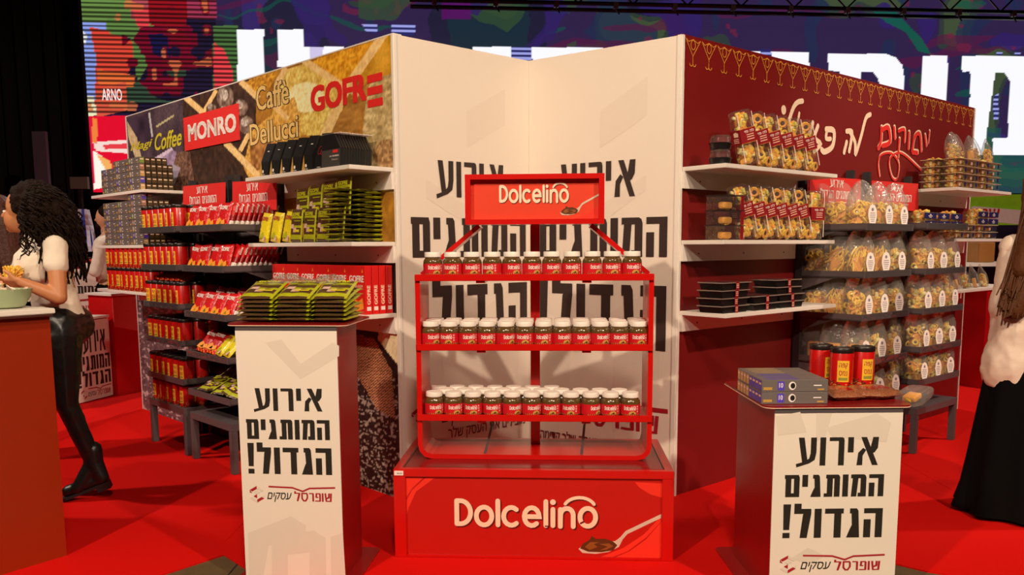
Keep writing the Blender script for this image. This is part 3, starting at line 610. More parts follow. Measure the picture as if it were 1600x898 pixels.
# lighting truss hanging in front of the screen's top edge
fq = Frame(0, 11.2, R_(5)); tr_ = thing('lighting_truss', 'black lighting truss with hanging clamps across the top of the video wall', 'truss', fq.M)
xa = fq.hit(640, 0)[0]; xb_ = fq.hit(1720, 0)[0]; zt_ = fq.hit(1100, 9)[1]
for k, (y_, z_) in enumerate(((0, 0), (0, .35), (.3, 0), (.3, .35))): MB().tube([(xa, y_, zt_+z_), (xb_, y_, zt_+z_)], .028, BLACKG, 8).obj('chord', tr_)
n_ = 26
for k in range(n_):
    u0 = xa+(xb_-xa)*k/n_; u1 = xa+(xb_-xa)*(k+1)/n_
    MB().tube([(u0, 0, zt_+(.35 if k % 2 else 0)), (u1, 0, zt_+(0 if k % 2 else .35))], .012, BLACKG, 6).obj('diagonal', tr_)
for k in range(12):
    u = xa+(xb_-xa)*(k+.4)/12; cb = MB(); cb.box(u-.03, u+.03, -.03, .03, zt_-.06, zt_+.02, GREYMET); cb.tube([(u, 0, zt_-.06), (u+.05, 0, zt_-.13)], .010, BLACK, 6); cb.obj('clamp', tr_)
# ================================================================== the red jar stand in the centre
ST = Frame(.082, 3.466, R_(-3.2))
t = thing('display_stand', 'red metal display stand with jar shelves on a wide printed base, in the centre', 'display stand', ST.M)
mb = MB(); zt = .40
mb.box(-.605, -.552, 0, .60, 0, zt-.035, REDMET); mb.box(.562, .612, 0, .60, 0, zt-.035, REDMET); mb.box(-.605, .612, 0, .60, zt-.035, zt, REDMET); mb.box(-.552, .562, 0.001, .55, 0, .012, REDMET); mb.box(-.552, .562, .55, .599, 0, zt-.035, REDMET)
mb.obj('base_cabinet', t, bevel=.002)
mb = MB(); mb.box(-.57, .575, .03, .57, zt, zt+.001, REDTOP); mb.box(-.563, -.559, .03, .56, zt+.001, zt+.0016, BLACK); mb.box(.568, .572, .03, .56, zt+.001, zt+.0016, BLACK); mb.obj('base_top', t)
mb = MB(); mb.box(-.552, .562, .012, .02, .012, .365, REDPRINT)
X = lambda px: -.552+(px-105)/(1480-105)*1.114; Z = lambda py: .362-(py-288)/(722-288)*.35
pp = lambda pts: [(X(a), Z(b)) for a, b in pts]
mb.flat([pp([(106, 500), (118, 460), (160, 370), (262, 292), (214, 292), (140, 360), (106, 420)])[::-1], pp([(106, 292), (200, 292), (140, 350), (106, 405)])[::-1], pp([(1335, 304), (1480, 310), (1480, 388), (1420, 372), (1360, 335)]),
         pp([(1480, 520), (1480, 722), (1240, 722), (1310, 690), (1400, 620)]), pp([(1160, 722), (1280, 670), (1390, 590), (1478, 490), (1478, 520), (1400, 610), (1300, 690), (1220, 722)])], .0115, REDPRINT2)
mb.obj('base_panel', t)
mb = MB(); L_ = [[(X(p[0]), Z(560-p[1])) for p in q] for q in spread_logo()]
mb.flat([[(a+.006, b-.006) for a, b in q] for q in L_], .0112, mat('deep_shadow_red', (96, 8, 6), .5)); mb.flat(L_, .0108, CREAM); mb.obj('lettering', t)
def spoon(mb, T, y):
    sil = mat('spoon_silver', (214, 190, 168), .3)
    f = lambda pts: [T(*p) for p in pts]
    mb.flat([f([(1038, 680), (1060, 702), (1130, 706), (1200, 694), (1255, 665), (1275, 622), (1300, 592), (1478, 500), (1478, 478), (1290, 575), (1262, 610), (1235, 632), (1180, 640), (1100, 650), (1050, 668)])], y, sil)
    mb.flat([f([(1046, 676), (1062, 650), (1098, 628), (1108, 605), (1130, 622), (1180, 620), (1225, 636), (1246, 655), (1225, 684), (1160, 696), (1090, 694)])], y-.0004, mat('cocoa_print', (92, 48, 18), .4))
    mb.flat([f([(1072, 668), (1100, 640), (1150, 640), (1120, 652), (1140, 666), (1100, 684)]), f([(1150, 650), (1200, 645), (1225, 660), (1190, 680), (1150, 686), (1195, 664)])], y-.0008, mat('cocoa_print_light', (142, 82, 34), .4))
mb = MB(); spoon(mb, lambda a, b: (X(a), Z(b)), .0108); mb.obj('spoon_print', t)
mb = MB(); mb.box(-.600, -.560, -.0015, 0, .372, .392, WHT); mb.flat(fit(text2d('made to order', .0), -.588, -.565, .378, .386), -.002, INK); mb.obj('maker_plate', t)
def strap(pts, th, y0, y1, m, mb, closed=False):     # flat bar bent along pts (x,z)
    mb2 = stroke(pts, th, closed, cap=False)
    for q in mb2: mb.prism([(p[0], p[1]) for p in q], y0, y1, m)
mb = MB(); strap([(-.512, 1.235), (-.512, .47), (-.505, .44), (-.485, .42), (-.455, .413), (.465, .413), (.495, .42), (.515, .44), (.522, .47), (.522, 1.235)], .022, .17, .42, REDMET, mb); mb.obj('frame', t)
mb = MB(); strap([(-.512, 1.235), (-.245, 1.455)], .020, .29, .42, REDMET, mb); mb.obj('brace', t)
mb = MB(); strap([(.522, 1.235), (.26, 1.455)], .020, .29, .42, REDMET, mb); mb.obj('brace', t)
MB().box(-.016, .028, .385, .42, .41, 1.46, REDMET).obj('centre_post', t, bevel=.002)
for (z, ) in ((1.212,), (.902,), (.582,)):
    mb = MB(); mb.box(-.512, .522, .165, .42, z, z+.018, REDMET); mb.box(-.522, .532, .158, .166, z-.002, z+.028, REDMET); mb.obj('shelf', t, bevel=.0015)
    for x in (-.23, .24): MB().box(x-.02, x+.02, .17, .3, z-.012, z, REDMET).obj('shelf_bracket', t)
for x in (-.2, .24): MB().tube([(x-.02, .19, .42), (x+.0, .40, .52)], .006, GREYMET).obj('stay_rod', t)
mb = MB(); hx0, hx1, hz0, hz1, hy = -.298, .315, 1.458, 1.676, .20
mb.box(hx0, hx0+.024, hy, hy+.12, hz0, hz1, REDMET); mb.box(hx1-.024, hx1, hy, hy+.12, hz0, hz1, REDMET); mb.box(hx0+.024, hx1-.024, hy, hy+.12, hz1-.022, hz1, REDMET); mb.box(hx0+.024, hx1-.024, hy, hy+.12, hz0, hz0+.022, REDMET); mb.box(hx0+.024, hx1-.024, hy+.11, hy+.12, hz0+.022, hz1-.022, REDMET); mb.obj('header_box', t)
mb = MB(); gx = lambda a: hx0+.024+(a-397)/(1087-397)*(hx1-hx0-.048); gz = lambda b: hz1-.022-(b-84)/(284-84)*(hz1-hz0-.044)
mb.box(hx0+.024, hx1-.024, hy+.03, hy+.04, hz0+.022, hz1-.022, ORANGEPRINT)
mb.flat([[(gx(a), gz(b)) for a, b in P] for P in ([(398, 200), (412, 130), (460, 86), (440, 86), (400, 130)], [(1087, 210), (1087, 282), (960, 282), (1040, 250)], [(1060, 86), (1087, 86), (1087, 120)])], hy+.0292, REDPRINT2)
mb.obj('header_panel', t)
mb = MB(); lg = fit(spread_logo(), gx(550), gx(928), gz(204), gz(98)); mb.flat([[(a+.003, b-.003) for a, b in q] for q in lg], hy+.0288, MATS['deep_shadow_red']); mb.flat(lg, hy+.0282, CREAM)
spoon(mb, lambda a, b: (gx(880+(a-1038)*.47), gz(265+(b-706)*.47)), hy+.0282); mb.obj('lettering', t)
# ================================================================== podiums
def rounded(x0, x1, y0, y1, r, n=5):
    o = []
    for cx, cy, a in ((x1-r, y0+r, -90), (x1-r, y1-r, 0), (x0+r, y1-r, 90), (x0+r, y0+r, 180)): o += arc(cx, cy, r, r, a, a+90, n)
    return o
def podium(fr, w_, d_, h, label, rows, logo, ghost):
    t = thing('podium', label, 'podium', fr.M)
    MB().slab(rounded(.01, w_-.01, .004, d_, .01), .006, h-.004, REDLAM).obj('body', t)
    MB().slab(rounded(-.05, w_+.05, -.02, d_+.09, .03), 0, .006, REDLAM).obj('base_plate', t)
    mb = MB(); mb.slab(rounded(-.04, w_+.04, -.006, d_+.06, .04), h-.004, h+.004, REDTOP); mb.slab(rounded(-.041, w_+.041, -.007, d_+.061, .04), h-.0046, h-.002, CREAM); mb.obj('top_plate', t)
    MB().box(0, w_, -.002, .004, .02, h-.024, PANEL).obj('front_panel', t); MB().box(0, w_, -.001, .004, h-.024, h-.004, GREYMET).obj('front_band', t)
    mb = MB(); mb.flat(ghost, -.0024, GHOST); mb.obj('pale_logo_print', t)
    mb = MB(); slogan(mb, rows, -.003, INK); mb.obj('lettering', t)
    mb = MB(); shop_logo(mb, *logo, -.003); mb.obj('shop_mark', t)
    return t
PL = Frame(-1.094, 3.235, R_(-5)); PR = Frame(.971, 2.99, R_(1))
def bx(fr, a, b, c, d): p = fr.hit(a, d); q = fr.hit(b, c); return (p[0], q[0], p[1], q[1])
HP = lambda fr, pts: [fr.hit(*p) for p in pts]
rows = [bx(PL, 397, 503, 607, 641), bx(PL, 386, 515, 656, 685), bx(PL, 389, 518, 700, 739)]
gl = [HP(PL, P)[::-1] for P in ([(415, 535), (470, 592), (530, 556), (530, 540), (520, 535), (470, 568), (440, 530)], [(388, 832), (455, 806), (478, 820), (478, 840), (420, 852), (412, 898), (390, 898)], [(425, 838), (490, 828), (509, 840), (510, 898), (484, 898), (484, 862), (450, 866), (450, 898), (425, 898)], [(517, 838), (536, 832), (540, 898), (518, 898)])]
podium(PL, .41, .32, 1.06, 'tall red podium with white front, carrying wafer packs, left of the jar stand', rows, bx(PL, 392, 524, 760, 784), gl)
rows = [bx(PR, 1243, 1373, 682, 727), bx(PR, 1225, 1381, 740, 776), bx(PR, 1222, 1379, 793, 840)]
gr = [HP(PR, P)[::-1] for P in ([(1212, 650), (1250, 643), (1260, 675), (1215, 680)], [(1275, 645), (1300, 645), (1290, 680), (1275, 690)], [(1290, 668), (1370, 645), (1392, 660), (1385, 690), (1300, 682)], [(1235, 872), (1262, 855), (1290, 868), (1262, 880)])]
podium(PR, .478, .51, .766, 'low red podium with white front, carrying coffee cans, right of the jar stand', rows, bx(PR, 1217, 1382, 864, 895), gr)
# counter at the left edge with its bowl
CT = Frame(-1.995, 3.54, math.atan2(3.54-3.342, -1.995+2.14))
t = thing('service_counter', 'orange-red service counter with white top at the left edge', 'counter', CT.M)
MB().box(-1.5, 0, 0, .9, 0, 1.075, mat('orange_red_laminate', (150, 40, 8), .35, coat=.1, var=.03)).obj('counter_body', t); MB().box(-1.52, .0, -.03, .93, 1.075, 1.085, mat('painted_shadow_strip', (70, 24, 10), .5)).obj('painted_shadow_strip', t); MB().box(-1.52, .012, -.03, .93, 1.085, 1.108, WHITE).obj('worktop', t, bevel=.003)  # solid dark strip: shadow under the worktop is put into its colour
# ================================================================== white wall shelves
def white_shelf(fr, x0, x1, z, depth, label, cleat=True, sgn=1, cut=0):
    t = thing('wall_shelf', label, 'shelf', fr.M @ Matrix.Translation((x0, 0, z)))
    w_ = x1-x0; mb = MB()
    mb.box(0, w_, -depth, -.007, -.022, 0, WHITE); mb.obj('shelf_board', t, bevel=.002)
    if cleat: MB().box(0 if cut >= 0 else -cut, w_-max(cut, 0), -.022, -.007, -.11, -.022, WHITE).obj('cleat', t)
    for i in (.12, .5, .88): MB().lathe([(.004, 0), (.004, .003)], 8, DARKMET, Matrix.Translation((w_*i, -.022, -.07)) @ Matrix.Rotation(math.pi/2, 4, 'X')).obj('screw', t)
    return t
SD = .275
NAMES = ['top', 'middle', 'bottom']
ZS = (1.768, 1.388, 1.015)
for i, z in enumerate(ZS):
    white_shelf(FL, -1.10, -.012, z, SD if i < 2 else .27, f'{NAMES[i]} white wall shelf at the near end of the coffee mural wall')
    white_shelf(FR, .014, 1.10, z, SD if i < 2 else .30, f'{NAMES[i]} white wall shelf at the near end of the maroon wall')
    white_shelf(FL, -LEN_L+.1, -2.49, (1.775, 1.385, 1.045)[i], .34, f'{NAMES[i]} white wall shelf at the far end of the coffee mural wall')
    white_shelf(FR, 2.60, LEN_R-.1, (1.755, 1.40, 1.035)[i], .34, f'{NAMES[i]} white wall shelf at the far end of the maroon wall')
# ================================================================== grey gondola racks
def rack(fr, x0, w_, depth, zs, zb, label, back, closed_side=None):
    t = thing('gondola_rack', label, 'display rack', fr.M @ Matrix.Translation((x0, 0, 0)))
    for x in (0, w_-.03): MB().box(x, x+.03, -.06, -.012, 0, 1.84, DARKMET).obj('upright', t, bevel=.002)
    if back: MB().box(.03, w_-.03, -.035, -.028, .3, 1.56, GREYMET).obj('back_panel', t)
    for i, z in enumerate(zs):
        mb = MB(); mb.box(0, w_, -depth, -.06, z-.012, z-.004, GREYMET); mb.box(0, w_, -depth-.002, -depth+.002, z-.012, z+.028, GREYMET)
        mb.box(0, .003, -depth, -.06, z-.012, z+.028, GREYMET); mb.box(w_-.003, w_, -depth, -.06, z-.012, z+.028, GREYMET); o = mb.obj('shelf', t)
        for x in (.006, w_-.009): MB().add([(x, -.06, z-.012), (x, -.06, z-.09), (x, -.28, z-.012), (x+.003, -.06, z-.012), (x+.003, -.06, z-.09), (x+.003, -.28, z-.012)], [(0, 2, 1), (3, 4, 5), (0, 1, 4, 3), (1, 2, 5, 4), (2, 0, 3, 5)], GREYMET).obj('bracket', o)
        if i < 4:
            mb = MB(); mb.box(.02, w_-.02, -depth-.0045, -depth-.0025, z-.008, z+.024, CLEARP); mb.obj('price_strip', o)
    mb = MB(); mb.box(0, w_, -depth, -.05, zb-.045, zb, GREYMET); mb.obj('base_shelf', t, bevel=.002)
    for x in (.0, w_-.04):
        for y in (-depth, -.11): MB().box(x, x+.04, y, y+.04, 0, zb-.045, GREYMET).obj('leg', t, bevel=.002)
    return t
RK = {}
zLn = (1.472, 1.228, .940, .686, .436); zLf = (1.475, 1.228, .975, .735, .482)
zRn = (1.455, 1.180, .930, .662, .42); zRf = (1.470, 1.180, .925, .676, .462)
rack(FL, -1.71, .585, .42, zLn, .31, 'grey metal gondola rack of red wafer packs, nearer bay on the mural wall', True)
rack(FL, -2.385, .60, .42, zLf, .315, 'grey metal gondola rack of coffee cans, further bay on the mural wall', False)
rack(FR, 1.115, .60, .45, zRn, .30, 'grey metal gondola rack of cookie bags, nearer bay on the maroon wall', True)
rack(FR, 1.90, .63, .45, zRf, .30, 'grey metal gondola rack of cookie bags, further bay on the maroon wall', False)
def header(fr, px0, px1, pt0, pt1, pb0, pb1, label):
    a = fr.hit(px0, pt0, -.10); b = fr.hit(px1, pt1, -.10); c = fr.hit(px0, pb0, -.10); d = fr.hit(px1, pb1, -.10)
    t = thing('header_card', label, 'sign', fr.M)
    MB().prism([(c[0], c[1]), (d[0], d[1]), (b[0], b[1]), (a[0], a[1])], -.104, -.10, REDCARD).obj('card', t)
    w_ = d[0]-c[0]; mb = MB(); zt_ = (a[1]+b[1])/2; x0_ = c[0]
    mb.flat(fit(hebword('אירוע', 15), x0_+w_*.36, x0_+w_*.62, zt_-.062, zt_-.012), -.105, WHT)
    mb.flat(fit(hebword('!', 18)+[[(p[0]+25, p[1]) for p in q] for q in hebword('הגדול', 18)]+[[(p[0]+400, p[1]) for p in q] for q in hebword('המותגים', 18)], x0_+w_*.18, x0_+w_*.82, zt_-.128, zt_-.070), -.105, WHT)
    mb.flat(stroke([(x0_+w_*.35, zt_-.148), (x0_+w_*.5, zt_-.152), (x0_+w_*.56, zt_-.162), (x0_+w_*.62, zt_-.15), (x0_+w_*.76, zt_-.146)], .005, cap=False), -.105, WHT)
    mb.obj('lettering', t)
header(FL, 287, 352.5, 291, 284.5, 324, 322, 'red slogan card on the mural wall racks, above the left half of the packs')
header(FL, 364, 433, 284, 281, 324, 328, 'red slogan card on the mural wall racks, nearer the white panel')
header(FR, 1264, 1344, 275, 280, 322, 326, 'red slogan card on the maroon wall racks, nearer the white panel')
header(FR, 1362, 1434, 282, 287, 326, 330, 'red slogan card on the maroon wall racks, under the red handwriting')
# ================================================================== background stands
def counter(fr, x0, x1, d_, h, label, body, top=WHITE, poster=None, name='promo_counter'):
    t = thing(name, label, 'counter', fr.M)
    MB().box(x0, x1, 0, d_, 0, h-.02, body).obj('counter_body', t); MB().box(x0-.02, x1+.02, -.02, d_+.02, h-.02, h, top).obj('counter_top', t)
    if poster:
        a, b, c, d = poster; MB().box(a, b, -.006, 0, c, d, PANEL).obj('poster', t); W = b-a; H = d-c; mb = MB()
        slogan(mb, ((a+W*.22, b-W*.14, d-H*.40, d-H*.13), (a+W*.02, b-W*.04, d-H*.62, d-H*.44), (a+W*.05, b-W*.04, d-H*.82, d-H*.65)), -.008, INK); shop_logo(mb, a+W*.1, b-W*.04, c+H*.03, c+H*.16, -.008); mb.obj('lettering', t)
    return t
g0, g1 = on_z(122, 632, 0), on_z(176, 618, 0)
fb = Frame(g0[0], g0[1], math.atan2(g1[1]-g0[1], g1[0]-g0[0])); wb = math.hypot(g1[0]-g0[0], g1[1]-g0[1])
hb = fb.hit(122, 497)[1]
counter(fb, -.5, wb-.02, .22, hb, 'low red counter with slogan poster behind the curly-haired woman', REDLAM, WHITE, (0, wb, .01, hb-.03))
fb2 = Frame(-4.45, 8.6, R_(20)); hb2 = fb2.hit(140, 405)[1]; xx = fb2.hit(167, 450)[0]; xa = fb2.hit(90, 450)[0]
t = counter(fb2, xa, xx, .5, hb2, 'tall red-topped counter with slogan poster in the left background', REDLAM, REDCARD, None)
MB().box(fb2.hit(100, 450)[0], xx-.01, -.01, 0, fb2.hit(140, 545)[1], fb2.hit(140, 420)[1], PANEL).obj('poster', t); mb = MB()
r = lambda a, b, c, d: bx(fb2, a, b, c, d)
P = hebword('המותגים', 24); q = r(96, 157, 446, 459); mb.flat(fit(P, *q), -.012, INK); q = r(96, 121, 424, 440); mb.flat(fit(hebword('אירוע', 19), *q), -.012, INK); q = r(100, 146, 475, 483); mb.flat(fit(text2d('שופרסל', .012, rtl=True), *q), -.012, REDINK)
mb.flat(stroke([fb2.hit(*p) for p in ((106, 472), (118, 474), (126, 469), (148, 467))], .02, cap=False), -.012, REDINK); mb.obj('lettering', t)
MB().box(xa, xx, -.3, -.005, fb2.hit(140, 408)[1]-.14, fb2.hit(140, 405)[1]-.02, REDCARD).obj('valance', t) if 0 else None
h1 = on_z(164, 621, 0); h2 = on_z(232, 610, 0); fb3 = Frame(h1[0], h1[1], math.atan2(h2[1]-h1[1], h2[0]-h1[0])); w3 = math.hypot(h2[0]-h1[0], h2[1]-h1[1])
t = counter(fb3, .13, w3, .4, fb3.hit(190, 458)[1], 'red counter with pink upper print behind the far end of the mural wall', mat('bright_red_laminate', (206, 24, 26), .35), WHITE)
za = fb3.hit(190, 515)[1]; zb_ = fb3.hit(190, 464)[1]; MB().prism([(.13, za+.04), (w3*.35, za+.03), (w3*.8, za-.02), (w3, za-.04), (w3, zb_), (.13, zb_)], -.004, 0, mat('pink_print', (240, 120, 112), .45)).obj('pink_print', t)
h1 = on_z(1478, 598, 0); h2 = on_z(1560, 612, 0); fb4 = Frame(h1[0], h1[1], math.atan2(h2[1]-h1[1], h2[0]-h1[0])); w4 = math.hypot(h2[0]-h1[0], h2[1]-h1[1])
q = on_z(1546, 606, 0); w4 = float(np.dot(q[:2]-fb4.o, fb4.X)); counter(fb4, -.2, w4, .5, fb4.hit(1525, 447)[1], 'plain red counter behind the far end of the maroon wall', mat('crimson_laminate', (176, 12, 14), .35), WHITE)
# green booth banner with a white ribbon sign in the right background
fg = Frame(5.9, 9.6, R_(-4)); t = thing('booth_banner', 'green booth banner with red lettering on a white ribbon, far right background', 'banner', fg.M)
a = fg.hit(1488, 352); b = fg.hit(1640, 303)
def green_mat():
    m = mat('leaf_green_glow_print', (132, 176, 26), .6, var=.5, scale=9, emit=.25); return m  # unlit print with a faint glow added, so the board looks brighter
MB().box(a[0], b[0], 0, .06, a[1], b[1], green_mat()).obj('green_board', t)
c1 = [fg.hit(*p) for p in ((1500, 346), (1520, 322), (1590, 328), (1640, 332), (1640, 352), (1585, 350), (1530, 344))]; MB().prism(c1, -.02, 0, mat('ribbon_white_glow', (236, 216, 206), .6, emit=.1)).obj('ribbon', t)  # ribbon also glows slightly by its material, though it is no lamp
mb = MB(); a2_, b2_ = fg.hit(1528, 341), fg.hit(1561, 322); mb.flat(fit(text2d('שניצל', .03, rtl=True), fg.hit(1500, 340)[0], b2_[0], a2_[1], b2_[1]), -.022, REDCARD); mb.obj('lettering', t)
MB().box(a[0], b[0], .0, .06, fg.hit(1550, 470)[1], a[1], mat('deep_blue_board', (24, 26, 60), .6)).obj('blue_board', t)
for x in (a[0]+.05, b[0]-.1): MB().box(x, x+.05, .06, .11, 0, b[1], DARKMET).obj('post', t)
fk = Frame(5.35, 8.45, R_(3)); kb = fk.hit(1530, 410); kt = fk.hit(1552, 378)
t = thing('display_table', 'dark table behind the far end of the maroon wall', 'table', fk.M); MB().box(kb[0]-.4, kb[0]+.9, 0, .5, kb[1]-.04, kb[1], WHITE).obj('table_top', t)
for x in (kb[0]-.35, kb[0]+.8):
    for y in (.05, .42): MB().box(x, x+.05, y, y+.05, 0, kb[1]-.04, DARKMET).obj('leg', t)
tag(MB().rbox(kb[0], kt[0]+.04, .02, .25, kb[1]+.001, kt[1], mat('cardboard', (168, 112, 48), .8), .01).obj('cardboard_box', M=fk.M), 'brown cardboard box on the table below the green banner', 'box')
# flags, curtain strip and small wall panel on the left
zf = hb2
for i, (px, lean, lab) in enumerate(((119, .06, 'small white and blue flag on the left, nearest the woman\'s hair'), (131, -.05, 'small white and blue flag leaning right, middle of three'), (154, .0, 'small white and blue flag standing beside the man in white'))):
    x = fb2.hit(px, 400)[0]; M = fb2.M @ Matrix.Translation((x, .10+.14*i, zf)); t = thing('flag', lab, 'flag', M, 'flags on the tall background counter')
    MB().tube([(0, 0, .0), (lean*.6, 0, .52)], .006, WHT).obj('pole', t); MB().lathe([(.05, 0), (.05, .012), (.015, .02)], 12, DARKMET).obj('foot', t)
    mb = MB(); n = 8; V = []; fc = []
    for j in range(n+1):
        for k in range(4): V.append((lean*.6*(1-j/n*.6)+k*.028*(1+.5*j/n)*(1 if lean >= 0 else 1), .02*math.sin(j*.9+k*1.7), .52-j*.055))
    fc = [(j*4+k, j*4+k+1, j*4+k+5, j*4+k+4) for j in range(n) for k in range(3)]
    mb.add(V, [f for q, f in enumerate(fc) if q % 3 != 1], mat('flag_white', (206, 206, 226), .8)); mb.add(V, [f for q, f in enumerate(fc) if q % 3 == 1], mat('flag_blue', (50, 56, 150), .8)); mb.obj('cloth', t)
fd = Frame(-6.9, 10.6, 0)
a = fd.hit(55, 285); b = fd.hit(70, 205); tag(MB().box(a[0], b[0], 0, .06, 0, b[1], mat('lilac_banner', (88, 78, 100), .8)).obj('pillar_banner', M=fd.M), 'narrow pale lilac upright banner standing in the dark left background', 'banner')
a = fd.hit(110, 295); b = fd.hit(136, 276); t = thing('notice_box', 'small pale panel fixed high on a dark drape left of the video wall', 'sign', fd.M)
MB().box(a[0], b[0], 0, .05, a[1], b[1], mat('dull_white', (106, 100, 88), .7)).obj('panel', t); MB().box((a[0]+b[0])/2-.02, (a[0]+b[0])/2+.02, .0, .05, 0, a[1], BLACK).obj('stand_pole', t)
# drapes: heavy vertical folds left of and below the screen
mb = MB(); V = []; n = 150
for i in range(n+1):
    x = -10+i*4.6/n; V += [(x, 12.6+.07*math.sin(i*.9)+.03*math.sin(i*2.3), 0), (x, 12.6+.07*math.sin(i*.9)+.03*math.sin(i*2.3), 7.5)]
x_edge = None
mb.add(V, [(2*i, 2*i+2, 2*i+3, 2*i+1) for i in range(n)], mat('black_drape', (12, 12, 14), .95)); mb.mesh
o = mb.obj('black_drape', smooth=True); tag(o, 'tall black stage drape in folds left of the video wall', 'curtain')
mb = MB(); MB().box(-6.2, 9.5, 12.35, 12.5, 0, 2.0, mat('stage_black', (10, 10, 12), .8)).obj('stage_skirt'); tag(bpy.data.objects['stage_skirt'], 'low black stage skirting below the video wall', 'stage')
LAY = ['lowest', 'second', 'third', 'fourth', 'fifth', 'sixth', 'seventh', 'eighth', 'ninth', 'tenth', 'eleventh']
# ================================================================== jars of spread on the stand
def wrap(r, off=0.0):        # print coordinates (x along the label, z) bent round a cylinder, centre facing the viewer
    return lambda x, z: (r*math.sin(x/r), -r*math.cos(x/r)+off, z)
def subdiv_polys(polys, step):   # cut wide shapes so that they follow the curve
    out = []
    for q in polys:
        xs = [p[0] for p in q]
        if max(xs)-min(xs) <= step: out.append(q); continue
        n = int((max(xs)-min(xs))/step)+1; a = min(xs); d = (max(xs)-a)/n
        for i in range(n):
            lo, hi = a+i*d, a+(i+1)*d; P = q
            for sgn, lim in ((1, lo), (-1, hi)):
                R = []
                for k in range(len(P)):
                    p, p2 = P[k], P[(k+1) % len(P)]; ins, ins2 = sgn*(p[0]-lim) >= -1e-9, sgn*(p2[0]-lim) >= -1e-9
                    if ins: R.append(p)
                    if ins != ins2: tt = (lim-p[0])/(p2[0]-p[0]); R.append((lim, p[1]+tt*(p2[1]-p[1])))
                P = R
                if not P: break
            if len(P) > 2: out.append(P)
    return out
def cyl_band(mb, r, z0, z1, m, n=32):
    V = []; 
    for i in range(n): a = 2*math.pi*i/n; V += [(r*math.cos(a), r*math.sin(a), z0), (r*math.cos(a), r*math.sin(a), z1)]
    mb.add(V, [(2*i, (2*i+2) % (2*n), (2*i+3) % (2*n), 2*i+1) for i in range(n)], m)
glass = MB().lathe([(.034, 0), (.040, .004), (.0415, .012), (.0415, .062), (.039, .072), (.033, .080), (.033, .086)], 24, mat('dark_jar_glass', (92, 68, 34), .12, coat=.8, var=.5, scale=160))
lid = MB().lathe([(.034, .084), (.0355, .086), (.0355, .104), (.034, .107), (.0, .1072)], 24, LIDW)
lab = MB(); cyl_band(lab, .0420, .008, .056, MATS['red_print'] if 0 else PACKRED); LR = mat('label_red', (206, 24, 36), .35, var=.05); lab.mats = [LR]
fn = wrap(.0423); lg = fit(spread_logo(), -.032, .022, .030, .051); lab.flat(subdiv_polys(lg, .006), 0, WHT, fn)
lab.flat(subdiv_polys([[(-.012, .012), (.020, .012), (.022, .020), (.010, .028), (-.006, .024)]], .006), 0, FOILP, fn); lab.flat(subdiv_polys([[(-.004, .013), (.014, .013), (.010, .022)]], .006), 0, BEAN, wrap(.0425))
for i in range(26):
    x = -.05+i*.0045; lab.flat([[(x, .0085), (x+.0036, .0085), (x+.003, .0125+.002*(i % 3)), (x+.001, .012)]], 0, FOILP if i % 2 else BEAN, wrap(.0424))
lab.flat(subdiv_polys([[(.030+.0045*math.cos(a*.785), z+.0045*math.sin(a*.785)) for a in range(8)] for z in (.047, .036, .025)], .005), 0, mat('seal_pink', (230, 160, 150), .5), fn)
JAR = Kind('spread_jar', 'jar').part('glass', glass, True).part('lid', lid, True).part('paper_label', lab)
def jar_label(shelf, row, i, n, rows):
    where = f'{ORD[i]} from the left'
    if rows == 1: return f'white-lidded spread jar, {where} on the {shelf} shelf of the jar stand'
    rw = 'front row' if row == 0 else f'{ORD[row]} row back'
    return f'white-lidded spread jar, {where}, {rw}, {shelf} stand shelf'
rnd = random.Random(3)
def jars(shelf, z, n, x0, x1, rows, jit):
    for r in range(len(rows)):
        cnt = rows[r]; 
        for i in range(cnt):
            k = i/(n-1) if cnt == n else (i+.5*(r % 2))/(n-1)
            x = x0+(x1-x0)*k; y = .212+r*.0855*(1 if cnt == n else .88)
            if y > .40: continue
            yaw = rnd.uniform(-.35, .45) if (i+r) % 4 else rnd.uniform(.3, .75)
            JAR.put(place(ST, x+rnd.uniform(-jit, jit), y, z+.0185, yaw) @ Matrix.Diagonal((1.045, 1.045, 1, 1)), jar_label(shelf, r, i, cnt, len(rows)), f'spread jars on the {shelf} shelf of the stand')
jars('top', 1.212, 11, -.447, .440, [11], .001)
jars('middle', .902, 12, -.462, .472, [12, 12, 12], .0005)
jars('bottom', .582, 11, -.452, .440, [11, 10, 7], .001)
# ================================================================== coffee cans
can = MB().lathe([(.044, 0), (.0465, .003), (.0465, .146), (.045, .149)], 24, CANRED)
canlid = MB().lathe([(.047, .148), (.048, .150), (.048, .166), (.046, .169), (.04, .1695), (.039, .167), (0, .167)], 24, CANLID)
cl = MB(); fn = wrap(.0469); cl.flat(subdiv_polys([[(-.024, .03), (.024, .03), (.024, .118), (-.024, .118)]], .007), 0, CANYEL, fn)
fn2 = wrap(.0472); cl.flat(subdiv_polys(fit(hebword('קפה', 17, 10), -.017, .017, .085, .108), .006), 0, REDINK, fn2); cl.flat(subdiv_polys(fit(hebword('נמס', 17, 10), -.016, .016, .056, .076), .006), 0, REDINK, fn2)
cl.flat(subdiv_polys([[(-.018, .036), (.018, .036), (.018, .048), (-.018, .048)]], .007), 0, mat('olive_print', (150, 140, 50), .5), fn2)
be = MB(); br = random.Random(5)
for i in range(150):
    a = br.uniform(-math.pi, math.pi); zz = abs(br.gauss(0, .022))+.004
    if zz > .085 or (abs(a*.0467) < .026 and zz > .026): continue
    x = a*.0467; s = .0042; be.flat([[(x+s*math.cos(q*1.047+i), zz+s*.7*math.sin(q*1.047+i)) for q in range(6)]], 0, BEAN if i % 3 else FOILP, wrap(.0468+.0001*(i % 3)))
CAN = Kind('coffee_can', 'coffee can').part('can_body', can, True).part('lid', canlid, True).part('paper_label', cl).part('bean_print', be, kind='stuff')
